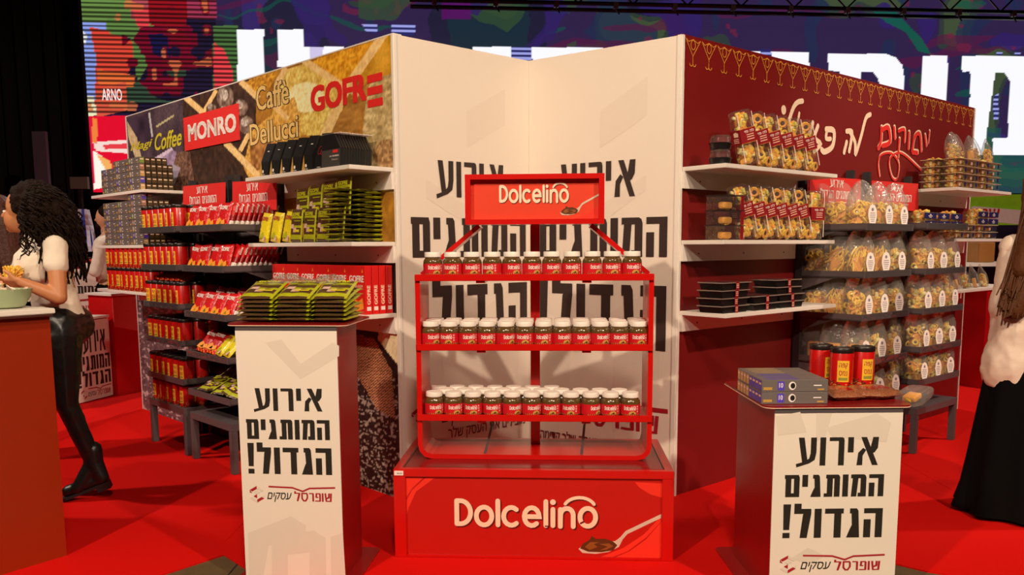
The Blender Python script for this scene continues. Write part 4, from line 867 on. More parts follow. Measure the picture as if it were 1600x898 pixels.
for i, (px, py, d) in enumerate(((1318, 607, .0), (1351, 604, .06), (1285, 600, .10))):
    p = PR.o; P = on_z(px, py, .77)
    M = Matrix.Translation((P[0], P[1]+.03, .770)) @ Matrix.Rotation((-.02, .30, .75)[i]-.2, 4, 'Z')
    CAN.put(M, ('red and black coffee can with yellow label, front one on the low podium', 'red and black coffee can, rightmost of the three on the low podium', 'red coffee can, leftmost of the three on the low podium, label turned away')[i], 'coffee cans on the low podium')
def canrow(fr, x0, w_, z, y0, cols, rows, where, grp, sc=1.0, skip=()):
    for c in range(cols):
        for r in range(rows):
            if (c, r) in skip: continue
            yaw = rnd.uniform(-.25, .25)
            lb = f'coffee can with yellow label, {ORD[c]} from left, {"front row" if r == 0 else ORD[r]+" row"}, {where}'
            CAN.put(place(fr, x0+w_/cols*(c+.5), y0+r*.097, z, yaw) @ Matrix.Scale(sc, 4), lb, grp)
WH5 = ['top shelf of can rack', 'second shelf of can rack', 'third shelf of can rack', 'fourth shelf of can rack', 'fifth shelf of can rack']
for i, z in enumerate(zLf):
    canrow(FL, -2.383, .592, z-.0035, -.368, 6, 3 if i < 4 else 2, WH5[i], f'coffee cans on the {WH5[i]}')
canrow(FL, -2.37, .56, .3155, -.368, 5, 2, 'base shelf of can rack', 'coffee cans on the base shelf of can rack', .93)
for lay in range(2):
    canrow(FL, -3.36, .87, 1.0455+lay*.1702, -.29, 9, 2, ('lower' if lay == 0 else 'upper')+' layer, far bottom white shelf', 'coffee cans on the far bottom white shelf')
# ================================================================== wafer packs
def pillow(w_, h, t, cols, n=12, m=14, seed=1, horiz=True):
    """foil pack standing in x,z with thickness along y; crimped top and bottom; cols(u,v) picks the printed colour"""
    mb = MB(); r = random.Random(seed); V = []
    for side in (-1, 1):
        for j in range(m+1):
            for i in range(n+1):
                u = i/n*2-1; v = j/m*2-1; e = (1-abs(u)**5)*(1-abs(v)**6)
                V.append((u*w_/2*(1-.03*(1-abs(v)**8)*(abs(u) > .9)), side*(t/2*e*(1+.16*math.sin(v*17+seed)*math.cos(u*7+seed))+.0006), (v+1)/2*h))
    k = (n+1)*(m+1)
    for j in range(m):
        for i in range(n):
            a = j*(n+1)+i; c = cols(i/n*2-1+1/n, j/m*2-1+1/m)
            mb.add([V[a], V[a+1], V[a+n+2], V[a+n+1]], [(0, 1, 2, 3)], c); mb.add([V[k+a], V[k+a+1], V[k+a+n+2], V[k+a+n+1]], [(0, 3, 2, 1)], c)
    return mb
def weld(mb):
    me = mb.mesh('foil'); bm = bmesh.new(); bm.from_mesh(me); bmesh.ops.remove_doubles(bm, verts=bm.verts, dist=1e-5); bm.to_mesh(me); bm.free()
    me.polygons.foreach_set('use_smooth', [True]*len(me.polygons)); return me
GT = text2d('GOFRE', .06)
def pack_kind(name, w_, h, t, cols, txt, tm, box, extra=()):
    pr = MB(); pr.flat(fit(GT, box[0], box[1], box[2], box[3]), -t/2*1.17-.0012, tm)
    for (P, m) in extra: pr.flat([P], -t/2*1.17-.0010, m)
    k = Kind(name, 'wafer pack'); k.part('foil', weld(pillow(w_, h, t, cols))); k.part('front_print', pr); return k
redc = lambda u, v: PACKRED if v > -.25 or abs(u) > .8 else (PACKRED if (int((u+1)*6)+int((v+1)*7)) % 3 else ORANGE)
PR_RED = pack_kind('wafer_pack', .125, .165, .03, redc, 'GOFRE', WHT, (-.045, .045, .118, .142), (([(-.05, .02), (.0, .015), (.05, .03), (.04, .06), (.01, .05), (-.02, .07), (-.045, .05)], ORANGE), ([(-.02, .025), (.015, .025), (.0, .05)], PACKGRN)))
side = MB(); side.box(-.016, .016, -.05, .05, 0, .165, PACKRED)
sp = pillow(.034, .165, .10, lambda u, v: WHT if v < -.45 else (mat('foil_dark_red', (150, 14, 18), .3) if v < .05 else PACKRED), 6, 14, 2)
SPINE = Kind('wafer_pack', 'wafer pack').part('foil', weld(sp)); q = MB(); q.flat([[(p[1]*-1, p[0]) for p in P] for P in fit(GT, .10, .15, -.006, .006)], -.0595, WHT); SPINE.part('side_print', q)
yelc = lambda u, v: PACKYEL if v > -.7 else mat('foil_gold', (214, 178, 30), .3)
PR_YEL = pack_kind('wafer_pack', .105, .165, .03, yelc, 'GOFRE', REDINK, (-.036, .036, .12, .142), (([(-.03, .02), (.03, .02), (.0, .055)], PACKGRN), ([(.005, .008), (.035, .008), (.035, .035), (.02, .035)], PACKPNK)))
def grn(u, v):
    b = int((v+1)*5.0)
    if abs(u) > .84: return PACKGRN
    return (PACKBRN, PACKGRN, PACKBRN, PACKPNK if -.4 < u < .1 else PACKBRN, PACKGRN, PACKBRN, PACKBRN, PACKGRN, PACKBRN, PACKBRN)[min(9, b)]
PR_GRN = pack_kind('wafer_pack', .17, .24, .022, grn, 'GOFRE', mat('lime_print', (216, 214, 40), .4), (-.055, .055, .19, .215), (([(-.06, .10), (-.02, .095), (-.02, .13), (-.055, .128)], PACKPNK), ([(-.02, .15), (.07, .15), (.07, .157), (-.02, .157)], PACKGRN), ([(-.01, .075), (.06, .07), (.06, .09), (-.01, .088)], PACKYEL)))
tilt = lambda fr, x, y, z, rx=0, ry=0, rz=0, s=1: fr.M @ Matrix.Translation((x, y, z)) @ Euler((rx, ry, rz)).to_matrix().to_4x4() @ Matrix.Scale(s, 4)
# nearer rack bay: red packs, first facing then turned edge-on
XB = -1.71; N5 = ['top', 'second', 'third', 'fourth', 'fifth']
for s, nf in ((0, 4), (1, 4), (2, 4)):
    z = zLn[s]-.003; gp = f'red wafer packs on the {N5[s]} shelf of the pack rack'
    for i in range(nf):
        PR_RED.put(tilt(FL, XB+.075+i*.142, -.385, z, -.30 if s < 2 else -.45, (.10, -.05, .05, .0)[i] if s == 1 else .04, .05*(i % 2)), f'red wafer pack facing out, {ORD[i]} from left on the {N5[s]} shelf of the pack rack', gp)
    for i in range(9 if s < 2 else 4):
        PR_ = tilt(FL, XB+.55, -.355+i*.031, z, .0, .0, math.pi/2-.0) @ Euler((-.28 if s == 0 else -.45, 0, 0)).to_matrix().to_4x4()
        SPINE.put(FL.M @ Matrix.Translation((XB+.53, -.36+i*.033, z+.004)) @ Matrix.Rotation(math.pi/2, 4, 'Z') @ Euler((0, .28 if s == 0 else .42, 0)).to_matrix().to_4x4(), f'red wafer pack standing edge-on, {ORD[i]} behind the front edge, {N5[s]} shelf of pack rack', gp)
    for i in range(3):
        if s == 2: PR_RED.put(tilt(FL, XB+.1+i*.15, -.26, z+.02, -.4, .1, .1), f'red wafer pack in the second row, {ORD[i]} from left, third shelf of pack rack', gp)
z = zLn[3]-.003
for i in range(2): PR_RED.put(tilt(FL, XB+.075+i*.13, -.36, z+.02, -.75, .12, .1), f'red wafer pack leaning back, {ORD[i]} from left on the fourth shelf of the pack rack', 'wafer packs on the fourth shelf of the pack rack')
for i in range(2): PR_YEL.put(tilt(FL, XB+.34+i*.11, -.37, z+.02, -.75, .10, -.1), f'yellow wafer pack leaning back, {ORD[i]} from left on the fourth shelf of the pack rack', 'wafer packs on the fourth shelf of the pack rack')
for i in range(3): PR_GRN.put(tilt(FL, XB+.36+i*.08, -.30+i*.05, z+.02+i*.022, -1.1, .15, .2+i*.2, .75), f'{("brown and lime", "crumpled brown and lime", "topmost brown and lime")[i]} wafer pack at the right end, fourth shelf of pack rack', 'wafer packs on the fourth shelf of the pack rack')
z = zLn[4]+.006
for r in range(3):
    for i in range(5):
        PR_GRN.put(tilt(FL, XB+.09+i*.104, -.37+r*.07, z+.012+r*.036+(i % 2)*.012, -1.12, rnd.uniform(-.15, .15), rnd.uniform(-.3, .3), .72), f'brown and lime wafer pack, {ORD[i]} from left, {("front", "second", "back")[r]} row, fifth shelf of pack rack', 'brown and lime packs on the fifth shelf of the pack rack')
for i in range(5): PR_RED.put(tilt(FL, -2.30+i*.085, -.33, zLf[2]+.168, -1.1, .25, .5, .8), f'small red pack lying on the cans, {ORD[i]} from left, third shelf of can rack', 'red packs lying on the cans')
# near middle white shelf: three yellow packs, then four stacks of brown and lime packs, then two edge-on piles
z = ZS[1]+.0008
for i in range(3): PR_YEL.put(tilt(FL, -.985+i*.135, -.235, z+.004, -.18, .10, 0, 1.04), f'bright yellow wafer pack, {ORD[i]} from left on the near middle white shelf', 'yellow packs on the near middle white shelf')
for i in range(4):
    x = -.60+i*.138
    for k in range(11):
        PR_GRN.put(tilt(FL, x+rnd.uniform(-.004, .004), -.115+rnd.uniform(-.005, .005), z+.012+k*.0245, -1.5707, 0, rnd.uniform(-.03, .03), .78), f'brown and lime pack in stack {("one", "two", "three", "four")[i]} from left, {LAY[k]} layer, near middle shelf', 'stacked brown and lime packs on the near middle white shelf')
    PR_GRN.put(tilt(FL, x, -.205, z+.105+.012*i, -.10, -.02, 0, .80), f'brown and lime pack standing high behind the propped one, {ORD[i]} from left, near middle shelf', 'brown and lime packs propped on the near middle white shelf')
    PR_GRN.put(tilt(FL, x, -.247, z+.004, -.10, .02, 0, .74), f'brown and lime pack propped in front of its stack, {ORD[i]} from left, near middle shelf', 'brown and lime packs propped on the near middle white shelf')
for i in range(2):
    for k in range(11): PR_GRN.put(tilt(FL, -.115+i*.0, -.235+i*.13, z+.012+k*.0255, -1.5707, 0, math.pi/2+rnd.uniform(-.06, .06), .60), f'lime-edged pack in the {("outer", "inner")[i]} pile by the white panel, {LAY[k]} layer, near middle shelf', 'edge-on piles of packs on the near middle white shelf')
# near bottom white shelf: red boxes
rb = MB().rbox(-.078, .078, -.02, .02, 0, .25, mat('red_carton', (222, 30, 26), .35, coat=.2, var=.03), .002, 1)
rp = MB(); rp.flat(fit(GT, -.066, .066, .165, .200), -.0206, WHT); rp.flat(fit(text2d('FOR BELGIUM', .02), -.055, .055, .138, .152), -.0206, CREAM); rp.flat([[(-.05, .02), (.0, .015), (.06, .03), (.05, .085), (.01, .065), (-.04, .09)], ], -.0206, ORANGE); rp.flat([[(.045, .215), (.06, .215), (.055, .235)]], -.0206, ORANGE)
sp_ = MB(); P = fit(GT, .05, .15, -.010, .010); sp_.flat(P, 0, CREAM, lambda x, zz: (.0786, -zz, x)); sp_.flat([[(.02, -.013), (.04, -.013), (.04, .013), (.02, .013)]], 0, WHT, lambda x, zz: (.0786, zz, x))
BOX = Kind('wafer_box', 'wafer box').part('carton', rb).part('front_print', rp).part('side_print', sp_)
z = ZS[2]+.0008
for i in range(6): BOX.put(tilt(FL, -.912+i*.160, -.165, z, 0, 0, 0), f'red wafer box facing out, {ORD[i]} from left on the near bottom white shelf', 'red wafer boxes on the near bottom white shelf')
for i in range(2): BOX.put(tilt(FL, -.112, -.077+i*.044, z, 0, 0, 0), f'red wafer box showing only its narrow side, {("third", "fourth")[i]} from the front at the right end', 'red wafer boxes on the near bottom white shelf')
for i in range(6): BOX.put(tilt(FL, -.912+i*.160, -.121, z, 0, 0, 0), f'red wafer box in the second row, {ORD[i]} from left on the near bottom white shelf', 'red wafer boxes on the near bottom white shelf')
# near top white shelf: black coffee boxes leaning back, each with a gold corner
def lean_box(w_, d_, h, lean, m):
    V = [(-w_/2, 0, 0), (w_/2, 0, 0), (w_/2, d_, 0), (-w_/2, d_, 0), (-w_/2, lean*.25, h*.45), (w_/2, lean*.25, h*.45), (-w_/2, lean, h), (w_/2, lean, h), (w_/2, d_+lean*.2, h), (-w_/2, d_+lean*.2, h), (w_/2, d_, h*.45), (-w_/2, d_, h*.45)]
    return MB().add(V, [(0, 1, 5, 4), (4, 5, 7, 6), (6, 7, 8, 9), (3, 11, 10, 2), (11, 9, 8, 10), (0, 4, 11, 3), (4, 6, 9, 11), (1, 2, 10, 5), (5, 10, 8, 7), (0, 3, 2, 1)], m)
BBX = mat('box_black', (34, 32, 32), .35, coat=.15); BBS = mat('box_charcoal', (70, 66, 62), .4)
lb_ = lean_box(.088, .16, .19, .05, BBX); pr = MB(); 
pr.add([(-.044, -.0005, .002), (-.012, -.0005, .002), (-.044, .0115, .085)], [(0, 1, 2)], FOILP); pr.flat([[(-.002+.010*math.cos(a), .028+.010*math.sin(a)) for a in (0, 1, 2, 3, 4, 5)]], -.0006, WHT)
pr.add([(-.002, .030, .142), (.018, .030, .142), (.018, .0315, .146), (-.002, .0315, .146)], [(0, 1, 2, 3)], WHT); pr.flat(fit(text2d('COFFEE', .01), -.018, .018, .008, .014), -.0006, WHT)
BB = Kind('coffee_box', 'coffee box').part('carton', lb_).part('front_print', pr)
z = ZS[0]+.0008
for i in range(5): BB.put(tilt(FL, -.95+i*.118, -.24, z, 0, .07, 0), f'black coffee box with a gold corner, {ORD[i]} from left on the near top white shelf', 'black coffee boxes on the near top white shelf')
pr2 = MB(); pr2.flat(stroke(ring(-.010, .10, .017, .022, 14), .003, True), 0, REDINK, lambda x, zz: (x, .012+(zz-.085)*.36-.001, zz)); pr2.flat(stroke(ring(.014, .096, .014, .02, 14), .003, True), 0, REDINK, lambda x, zz: (x, .012+(zz-.085)*.36-.001, zz)); pr2.flat(fit(text2d('COFFEE', .01), -.018, .018, .008, .014), -.0006, WHT)
Kind('coffee_box', 'coffee box').part('carton', lb_).part('front_print', pr2).put(tilt(FL, -.352, -.24, z, 0, .05, 0), 'black coffee box with red ring print, near top white shelf')
thin = MB(); thin.prism([(-.045, 0), (.045, 0), (.045, .095), (.015, .17), (-.045, .17)], -.006, .006, BBX); pr3 = MB(); pr3.flat([[(-.045, .0), (.045, .0), (.045, .09), (-.045, .088)]], -.0064, BBS)
fr3 = MB(); fr3.flat([[(.01, .072), (.034, .072), (.034, .086), (.01, .086)]], -.0068, REDCARD); fr3.flat(fit(text2d('LA CREMERIE', .01), -.005, .04, .052, .060), -.0068, WHT); fr3.flat(fit(text2d('Classico', .01), .005, .036, .034, .044), -.0068, WHT); fr3.box(-.0455, .0455, -.006, .006, .168, .1705, WHT)
TH = Kind('coffee_box', 'coffee box').part('carton', thin).part('front_panel', pr3).part('front_print', fr3)
for i in range(12): TH.put(tilt(FL, -.265+.045, -.245+i*.0165, z, -.05, 0, 0, 1.0) @ Matrix.Scale(1.9, 4, (1, 0, 0)), f'slim black coffee box, {ORD[i]} from the front of the row nearest the white panel', 'slim black coffee boxes on the near top white shelf')
# ================================================================== capsule boxes
def caps_kind(endm, bodym=CAPS):
    b = MB().rbox(-.125, .125, -.0185, .0185, 0, .0455, bodym, .0015, 1)
    p = MB(); p.flat([[(-.118, .008), (-.085, .008), (-.085, .018), (-.118, .018)], [(.085, .006), (.11, .006), (.11, .012), (.085, .012)]], -.0189, FOILP)
    p.flat([[(-.065, .006), (-.040, .006), (-.040, .040), (-.065, .040)]], -.0189, endm); p.flat(fit(text2d('10', .03), -.060, -.045, .016, .034), -.0192, WHT)
    p.flat([ring(-.01, .023, .014, .016, 12)], -.0189, WHT); p.flat([ring(-.008, .023, .009, .011, 12)], -.0191, BLACK); p.flat([[(.07, .022), (.10, .022), (.10, .026), (.07, .026)]], -.0189, WHT)
    for sx in (-1, 1): p.add([(sx*.1254, -.015, .004), (sx*.1254, .015, .004), (sx*.1254, .015, .041), (sx*.1254, -.015, .041)], [(0, 1, 2, 3)], endm); p.add([(sx*.1257, -.013, .026), (sx*.1257, .011, .026), (sx*.1257, .011, .034), (sx*.1257, -.013, .034)], [(0, 1, 2, 3)], CREAM)
    p.add([(-.10, -.006, .0458), (.02, -.006, .0458), (.02, .006, .0458), (-.10, .006, .0458)], [(0, 1, 2, 3)], endm)
    return Kind('capsule_box', 'capsule box').part('carton', b).part('colour_print', p)
CK = {'purple': caps_kind(PURP), 'gold': caps_kind(GOLDC), 'green': caps_kind(GREENC), 'copper': caps_kind(PINKC), 'brown': caps_kind(mat('brown_end', (78, 58, 26), .45), CAPSB)}
for lay in range(2):
    for i in range(8):
        c = 'gold' if i >= 4 else 'purple'
        CK[c].put(place(PR, .085, .055+i*.0385, .7702+lay*.0462, 0), f'dark capsule box with {c} end, {ORD[i]} from the front, {("lower", "upper")[lay]} layer on the low podium', 'capsule boxes on the low podium')
RC = ['green', 'copper', 'copper', 'purple', 'gold', 'purple', 'gold', 'copper']
def capstack(x0, z, cols, hs, where, gp, ends):
    for c in range(cols):
        for k in range(hs[c]):
            col = RC[(k+c*2) % 8]; CK[col].put(place(FL, x0+.13+c*.262+rnd.uniform(-.003, .003), -.31, z+k*.0459, rnd.uniform(-.02, .02)), f'grey capsule box, stack {("one", "two", "three")[c]} from left, {LAY[k]} layer, {where}', gp)
    for d in range(5):
        for k in range(ends[d]):
            CK['brown'].put(place(FL, x0+.13+(cols-1)*.262+rnd.uniform(-.004, .004), -.268+d*.0395, z+k*.0459, math.pi*(k % 2)), f'brown capsule box, {ORD[d]} behind the right front stack, {LAY[k]} layer, {where}', gp+', brown ends')
capstack(-3.34, 1.7756, 3, (4, 5, 5), 'far top white shelf', 'capsule boxes on the far top white shelf', (5, 5, 5, 5, 4))
capstack(-3.34, 1.3856, 3, (7, 7, 8), 'far middle white shelf', 'capsule boxes on the far middle white shelf', (8, 7, 7, 7, 6))
# ================================================================== wafer packs on the tall podium
z = 1.0645
LY = ['bottom', 'second', 'third', 'fourth', 'fifth', 'sixth']
for i in range(3):
    for k in range(6):
        PR_GRN.put(tilt(PL, .055+i*.152, .055+k*.004, z+.010+k*.0165+.02*0, -1.5707+.30*k/5, 0, rnd.uniform(-.05, .05), .86), f'brown and lime wafer pack, {LY[k]} layer of the {("left", "middle", "right")[i]} front pile on the tall podium', 'wafer packs on the tall podium')
    for k in range(6):
        PR_GRN.put(tilt(PL, .06+i*.135, .24, z+.011+k*.0205, -1.5707, 0, rnd.uniform(-.1, .1), .80), f'brown and lime wafer pack, {LY[k]} layer of the {("left", "middle", "right")[i]} back pile on the tall podium', 'wafer packs on the tall podium')
film = MB(); V = []; n = 18; fr_ = random.Random(8)
for j in range(7):
    for i in range(n+1):
        u = i/n; e = math.sin(math.pi*u)**.4
        V.append((.02+u*.36, .20+j*.028+.006*fr_.random(), z+.118+e*(.03+.05*math.sin(j/6*math.pi)*(.6+.4*math.sin(u*9)))+.008*fr_.random()))
film.add(V, [(j*(n+1)+i, j*(n+1)+i+1, (j+1)*(n+1)+i+1, (j+1)*(n+1)+i) for j in range(6) for i in range(n)], CLEAR)
o = film.obj('plastic_film', M=PL.M, smooth=True); tag(o, 'crumpled clear plastic film over the wafer packs on the tall podium', 'plastic film')
# pouches lying on the low podium
po = pillow(.13, .15, .034, lambda u, v: mat('pouch_red', (170, 20, 26), .25, coat=.4) if abs(v) < .4 and u > -.2 else mat('pouch_dark', (150, 88, 56), .2, coat=.6, var=.8, scale=160, bump=.6), 12, 12, 4)
PO = Kind('snack_pouch', 'snack pouch').part('foil', weld(po))
for i, (px, py, a, lb_) in enumerate(((1328, 621, .1, 'glossy red and brown snack pouch in front of the coffee cans, left one'), (1362, 619, -.2, 'glossy red snack pouch in front of the coffee cans, middle one'), (1397, 618, .4, 'dark snack pouch at the right edge of the low podium'))):
    P = on_z(px, py+4, .775); PO.put(Matrix.Translation((P[0], P[1]-.0, .785)) @ Euler((-1.5, 0, a)).to_matrix().to_4x4(), lb_, 'snack pouches on the low podium')
# ================================================================== cookies: bags, clamshells, trays
def bag_mesh(w_, d_, h):
    mb = MB(); V = []; n = 20; L_ = [0, .05, .2, .4, .55, .68, .8, .88, .94, .98, 1.0]
    for t in L_:
        hw = w_/2*(1 if t < .5 else math.sqrt(max(.004, 1-((t-.5)/.5)**2))); hd = d_/2*((.8+.2*min(1, t/.2)) if t < .5 else max(.06, 1-(t-.5)/.5*.94))
        for i in range(n):
            a = 2*math.pi*i/n; ex = .65
            V.append((hw*math.copysign(abs(math.cos(a))**ex, math.cos(a)), hd*math.copysign(abs(math.sin(a))**ex, math.sin(a))*(1+.05*math.sin(5*a+t*20)), t*h))
    k = len(L_); mb.add(V, [(j*n+i, j*n+(i+1) % n, (j+1)*n+(i+1) % n, (j+1)*n+i) for j in range(k-1) for i in range(n)]+[tuple(range(n-1, -1, -1))], CLEAR); return mb
def cookie_fill(kind, seed, w_=.155, d_=.085, h=.16):
    mb = MB(); r = random.Random(seed)
    def rot(): return Euler((r.uniform(0, 3.1), r.uniform(0, 3.1), r.uniform(0, 3.1))).to_matrix().to_4x4()
    mb.rbox(-w_*.30, w_*.30, -d_*.24, d_*.24, .006, h*.72, BISC2, min(w_*.6, d_*.48, h*.7)*.3, 2)
    N = {'ring': 50, 'stick': 84, 'chip': 64, 'block': 60, 'mixed': 60}[kind]
    for i in range(N):
        zz = (i/N)*h*.88+.014; k = 1-.25*(zz/h)
        M = Matrix.Translation((r.uniform(-w_/2, w_/2)*k*.86, r.uniform(-d_/2, d_/2)*k*.8, zz))
        kk = kind if kind != 'mixed' else r.choice(['ring', 'block', 'chip'])
        if kk == 'ring':
            V = []; A, B = 9, 5; R1, R2 = .017, .0072; M = M @ Euler((math.pi/2+r.uniform(-.7, .7), r.uniform(-.3, .3), r.uniform(-.8, .8))).to_matrix().to_4x4()
            for a in range(A):
                for b in range(B): t, q = 2*math.pi*a/A, 2*math.pi*b/B; V.append(((R1+R2*math.cos(q))*math.cos(t), (R1+R2*math.cos(q))*math.sin(t), R2*math.sin(q)))
            mb.add(V, [(a*B+b, ((a+1) % A)*B+b, ((a+1) % A)*B+(b+1) % B, a*B+(b+1) % B) for a in range(A) for b in range(B)], BISC if i % 4 else BISC2, M)
            if kind == 'mixed': mb.lathe([(.0105, -.003), (.0105, .003)], 7, CHOC, M)
        elif kk == 'stick':
            M = M @ Euler((r.uniform(-.5, .5), r.uniform(-.7, .7)+(.5 if seed % 2 else 0), r.uniform(-.5, .5))).to_matrix().to_4x4(); mb.lathe([(.003, -.038), (.0055, -.034), (.0055, .034), (.003, .038)], 6, BISC if i % 3 else BISC2, M)
        elif kk == 'chip':
            M = M @ rot(); mb.add([(-.02, -.012, 0), (.02, -.014, .004), (.022, .012, -.003), (-.018, .014, .005), (-.015, -.008, .009), (.015, -.008, .012), (.016, .008, .006), (-.012, .009, .013)], [(0, 3, 2, 1), (4, 5, 6, 7), (0, 1, 5, 4), (1, 2, 6, 5), (2, 3, 7, 6), (3, 0, 4, 7)], mat('crisp_yellow', (236, 190, 50), .55, var=.2, scale=80) if i % 3 else BISC3)
        else:
            M = M @ rot(); mb.rbox(-.016, .016, -.012, .012, -.008, .008, (BISC3, BISC4, BISC2, BISC)[i % 4], .004, 1, M)
    return mb
bl = MB(); OV = [(-.010, 0), (.010, 0), (.016, .02), (.022, .05), (.020, .075), (.012, .095), (0, .102), (-.012, .095), (-.020, .075), (-.022, .05), (-.016, .02)]
bl.prism(OV, -.0006, 0, WHT)
bl.flat([ring(0, .078, .006, .008, 8)], -.0011, mat('label_grey_print', (130, 120, 140), .5))
for i, w_ in enumerate((.012, .014, .013, .010, .008)): zz = .06-i*.009; bl.flat([[(-w_, zz), (w_, zz), (w_, zz+.0028), (-w_, zz+.0028)]], -.0011, MATS['label_grey_print'])
bag = bag_mesh(.18, .115, .29).mesh('film', True); blm = bl.mesh('oval_label')
BG = {}
for j, (kd, sd) in enumerate((('ring', 1), ('ring', 2), ('stick', 3), ('chip', 4), ('block', 5), ('mixed', 6), ('mixed', 7), ('stick', 8), ('block', 9))):
    k = Kind('cookie_bag', 'cookie bag').part('film', bag); k.parts.append(('cookies', cookie_fill(kd, sd).mesh('cookies'), None, [], 'stuff')); BG[(kd, sd)] = k
LBL = MB()
def put_bag(fr, key, x, y, z, rz, lean, label, gp, lab=True, s=1.0):
    r = BG[key].put(fr.M @ Matrix.Translation((x, y, z)) @ Euler((lean, 0, rz)).to_matrix().to_4x4() @ Matrix.Scale(s, 4), label, gp)
    if lab: o = link(bpy.data.objects.new('oval_label', blm), r); o.location = (.028, -.063, .008); o.scale = (1.35, 1, 1.3)
WD = {'ring': 'ring cookies', 'stick': 'stick cookies', 'chip': 'yellow crisps', 'block': 'pale biscuits', 'mixed': 'mixed biscuits'}
PLAN_N = ((('ring', 1), ('ring', 2), ('ring', 1), ('mixed', 6), ('block', 5)), (('ring', 2), ('stick', 3), ('stick', 8), ('stick', 3), ('block', 9)), (('ring', 1), ('stick', 8), ('ring', 2), ('block', 5), ('mixed', 7)), (('chip', 4), ('chip', 4), ('chip', 4), ('block', 9), ('block', 5)), (('chip', 4), ('block', 5), ('mixed', 6), ('block', 9), ('mixed', 6)))
for s, z in enumerate(zRn):
    pl = PLAN_N[s]; gp = f'cookie bags on the {N5[s]} shelf of the nearer bag rack'
    for i in range(3): put_bag(FR, pl[2+i], 1.215+i*.197, -.375, z-.003, -.42+rnd.uniform(-.12, .12), -.06, f'clear bag of {WD[pl[2+i][0]]}, {ORD[i]} front one, {N5[s]} shelf, nearer bag rack', gp, True, .98)
    for i in range(2): put_bag(FR, pl[1-i], 1.20, -.245+i*.125, z-.003, -math.pi/2+.2, 0, f'clear bag of {WD[pl[1-i][0]]}, {ORD[i]} behind front left, {N5[s]} shelf, nearer bag rack', gp, False, .96)
    for i in range(2): put_bag(FR, pl[3], 1.40+i*.19, -.245, z-.003, .1, 0, f'clear bag of {WD[pl[3][0]]} second row {("centre", "right")[i]}, {N5[s]} shelf, nearer bag rack', gp, False, .96)
PLAN_F = (None, (('mixed', 7), ('ring', 1), ('block', 9)), (('block', 9), ('block', 5), ('block', 5)), (('mixed', 6), ('mixed', 7), ('block', 9)), (('mixed', 7), ('block', 5), ('mixed', 6)))
for s, z in enumerate(zRf):
    if s == 0: continue
    gp = f'cookie bags on the {N5[s]} shelf of the further bag rack'
    for i in range(3): put_bag(FR, PLAN_F[s][i], 2.01+i*.205, -.375, z-.003, -.42+rnd.uniform(-.12, .12), -.05, f'clear bag of {WD[PLAN_F[s][i][0]]}, {ORD[i]} front one, {N5[s]} shelf, further bag rack', gp, True, .95)
    for i in range(2): put_bag(FR, PLAN_F[s][i], 2.02+i*.2, -.24, z-.003, .1, 0, f'clear bag of {WD[PLAN_F[s][i][0]]}, {ORD[i]} in second row, {N5[s]} shelf, further bag rack', gp, False, .95)
P = on_z(1422, 632, .76); r_ = BG[('chip', 4)].put(Matrix.Translation((P[0], P[1]+.02, .7745)) @ Euler((-1.35, 0, -.9)).to_matrix().to_4x4() @ Matrix.Scale(.55, 4), 'small clear bag of yellow crisps lying over the right edge of the low podium')
# clamshell packs with maroon sleeves
def clam(w_, d_, h, cap=True):
    sh = MB().rbox(-w_/2, w_/2, -d_/2, d_/2, 0, h, CLEARP, .014, 3); fl = MB()
    for sx in (-1, 1): fl.box(sx*w_/2*.98-.0012, sx*w_/2*.98+.0012, -d_/2*.98-.0012, -d_/2*.98+.0012, .015, h-.015, WHT)  # white strips stand in for highlights along the clear box's front edges
    return sh, fl
sh, fl = clam(.085, .07, .25)
slv = MB(); slv.box(-.044, .044, -.0365, .0365, .10, .165, mat('sleeve_maroon', (140, 22, 30), .4)); slp = MB()
slp.flat([[(-.044, .099), (.044, .099), (.044, .1005), (-.044, .1005)], [(-.044, .1645), (.044, .1645), (.044, .166), (-.044, .166)]], -.0368, GOLDINK)
slp.flat(fit(text2d('לה פזי', .02, rtl=True), -.02, .034, .145, .158), -.0369, WHT); slp.flat([[(-.01, zz), (.03, zz), (.03, zz+.003), (-.01, zz+.003)] for zz in (.134, .124, .113)], -.0369, CREAM)
slp.add([(-.0443, y_, zz_) for y_, zz_ in ((-.02, .135), (.01, .135), (.012, .152), (-.004, .158), (-.022, .15))], [(0, 1, 2, 3, 4)], CREAM)
for zz in (.108, .116, .124): slp.add([(-.0443, -.02, zz), (-.0443, .016, zz), (-.0443, .016, zz+.003), (-.0443, -.02, zz+.003)], [(0, 1, 2, 3)], CREAM)
cf = cookie_fill('block', 21, .072, .055, .245); cf2 = cookie_fill('mixed', 22, .072, .055, .245)
pal = lambda m: m
CLM = [Kind('pastry_pack', 'pastry pack').part('clear_box', sh, True).part('edge_highlight', fl).part('sleeve', slv, subs=(('sleeve_print', slp),)).part('pastries', q_, kind='stuff') for q_ in (cf, cf2)]
for s, (z, n, x0, st) in enumerate(((ZS[0], 6, .30, .118), (ZS[1], 7, .30, .108))):
    for i in range(n):
        last = s == 1 and i == n-1
        CLM[i % 2].put(tilt(FR, x0+i*st, -.215, z+.001+(.0 if last else .012), 0, 0 if last else -.27, -.30, 1.13), f'pastry pack with maroon sleeve{", upright" if last else " leaning left"}, {ORD[i]} from left on the near {("top", "middle")[s]} maroon shelf', f'pastry packs on the near {("top", "middle")[s]} shelf of the maroon wall')
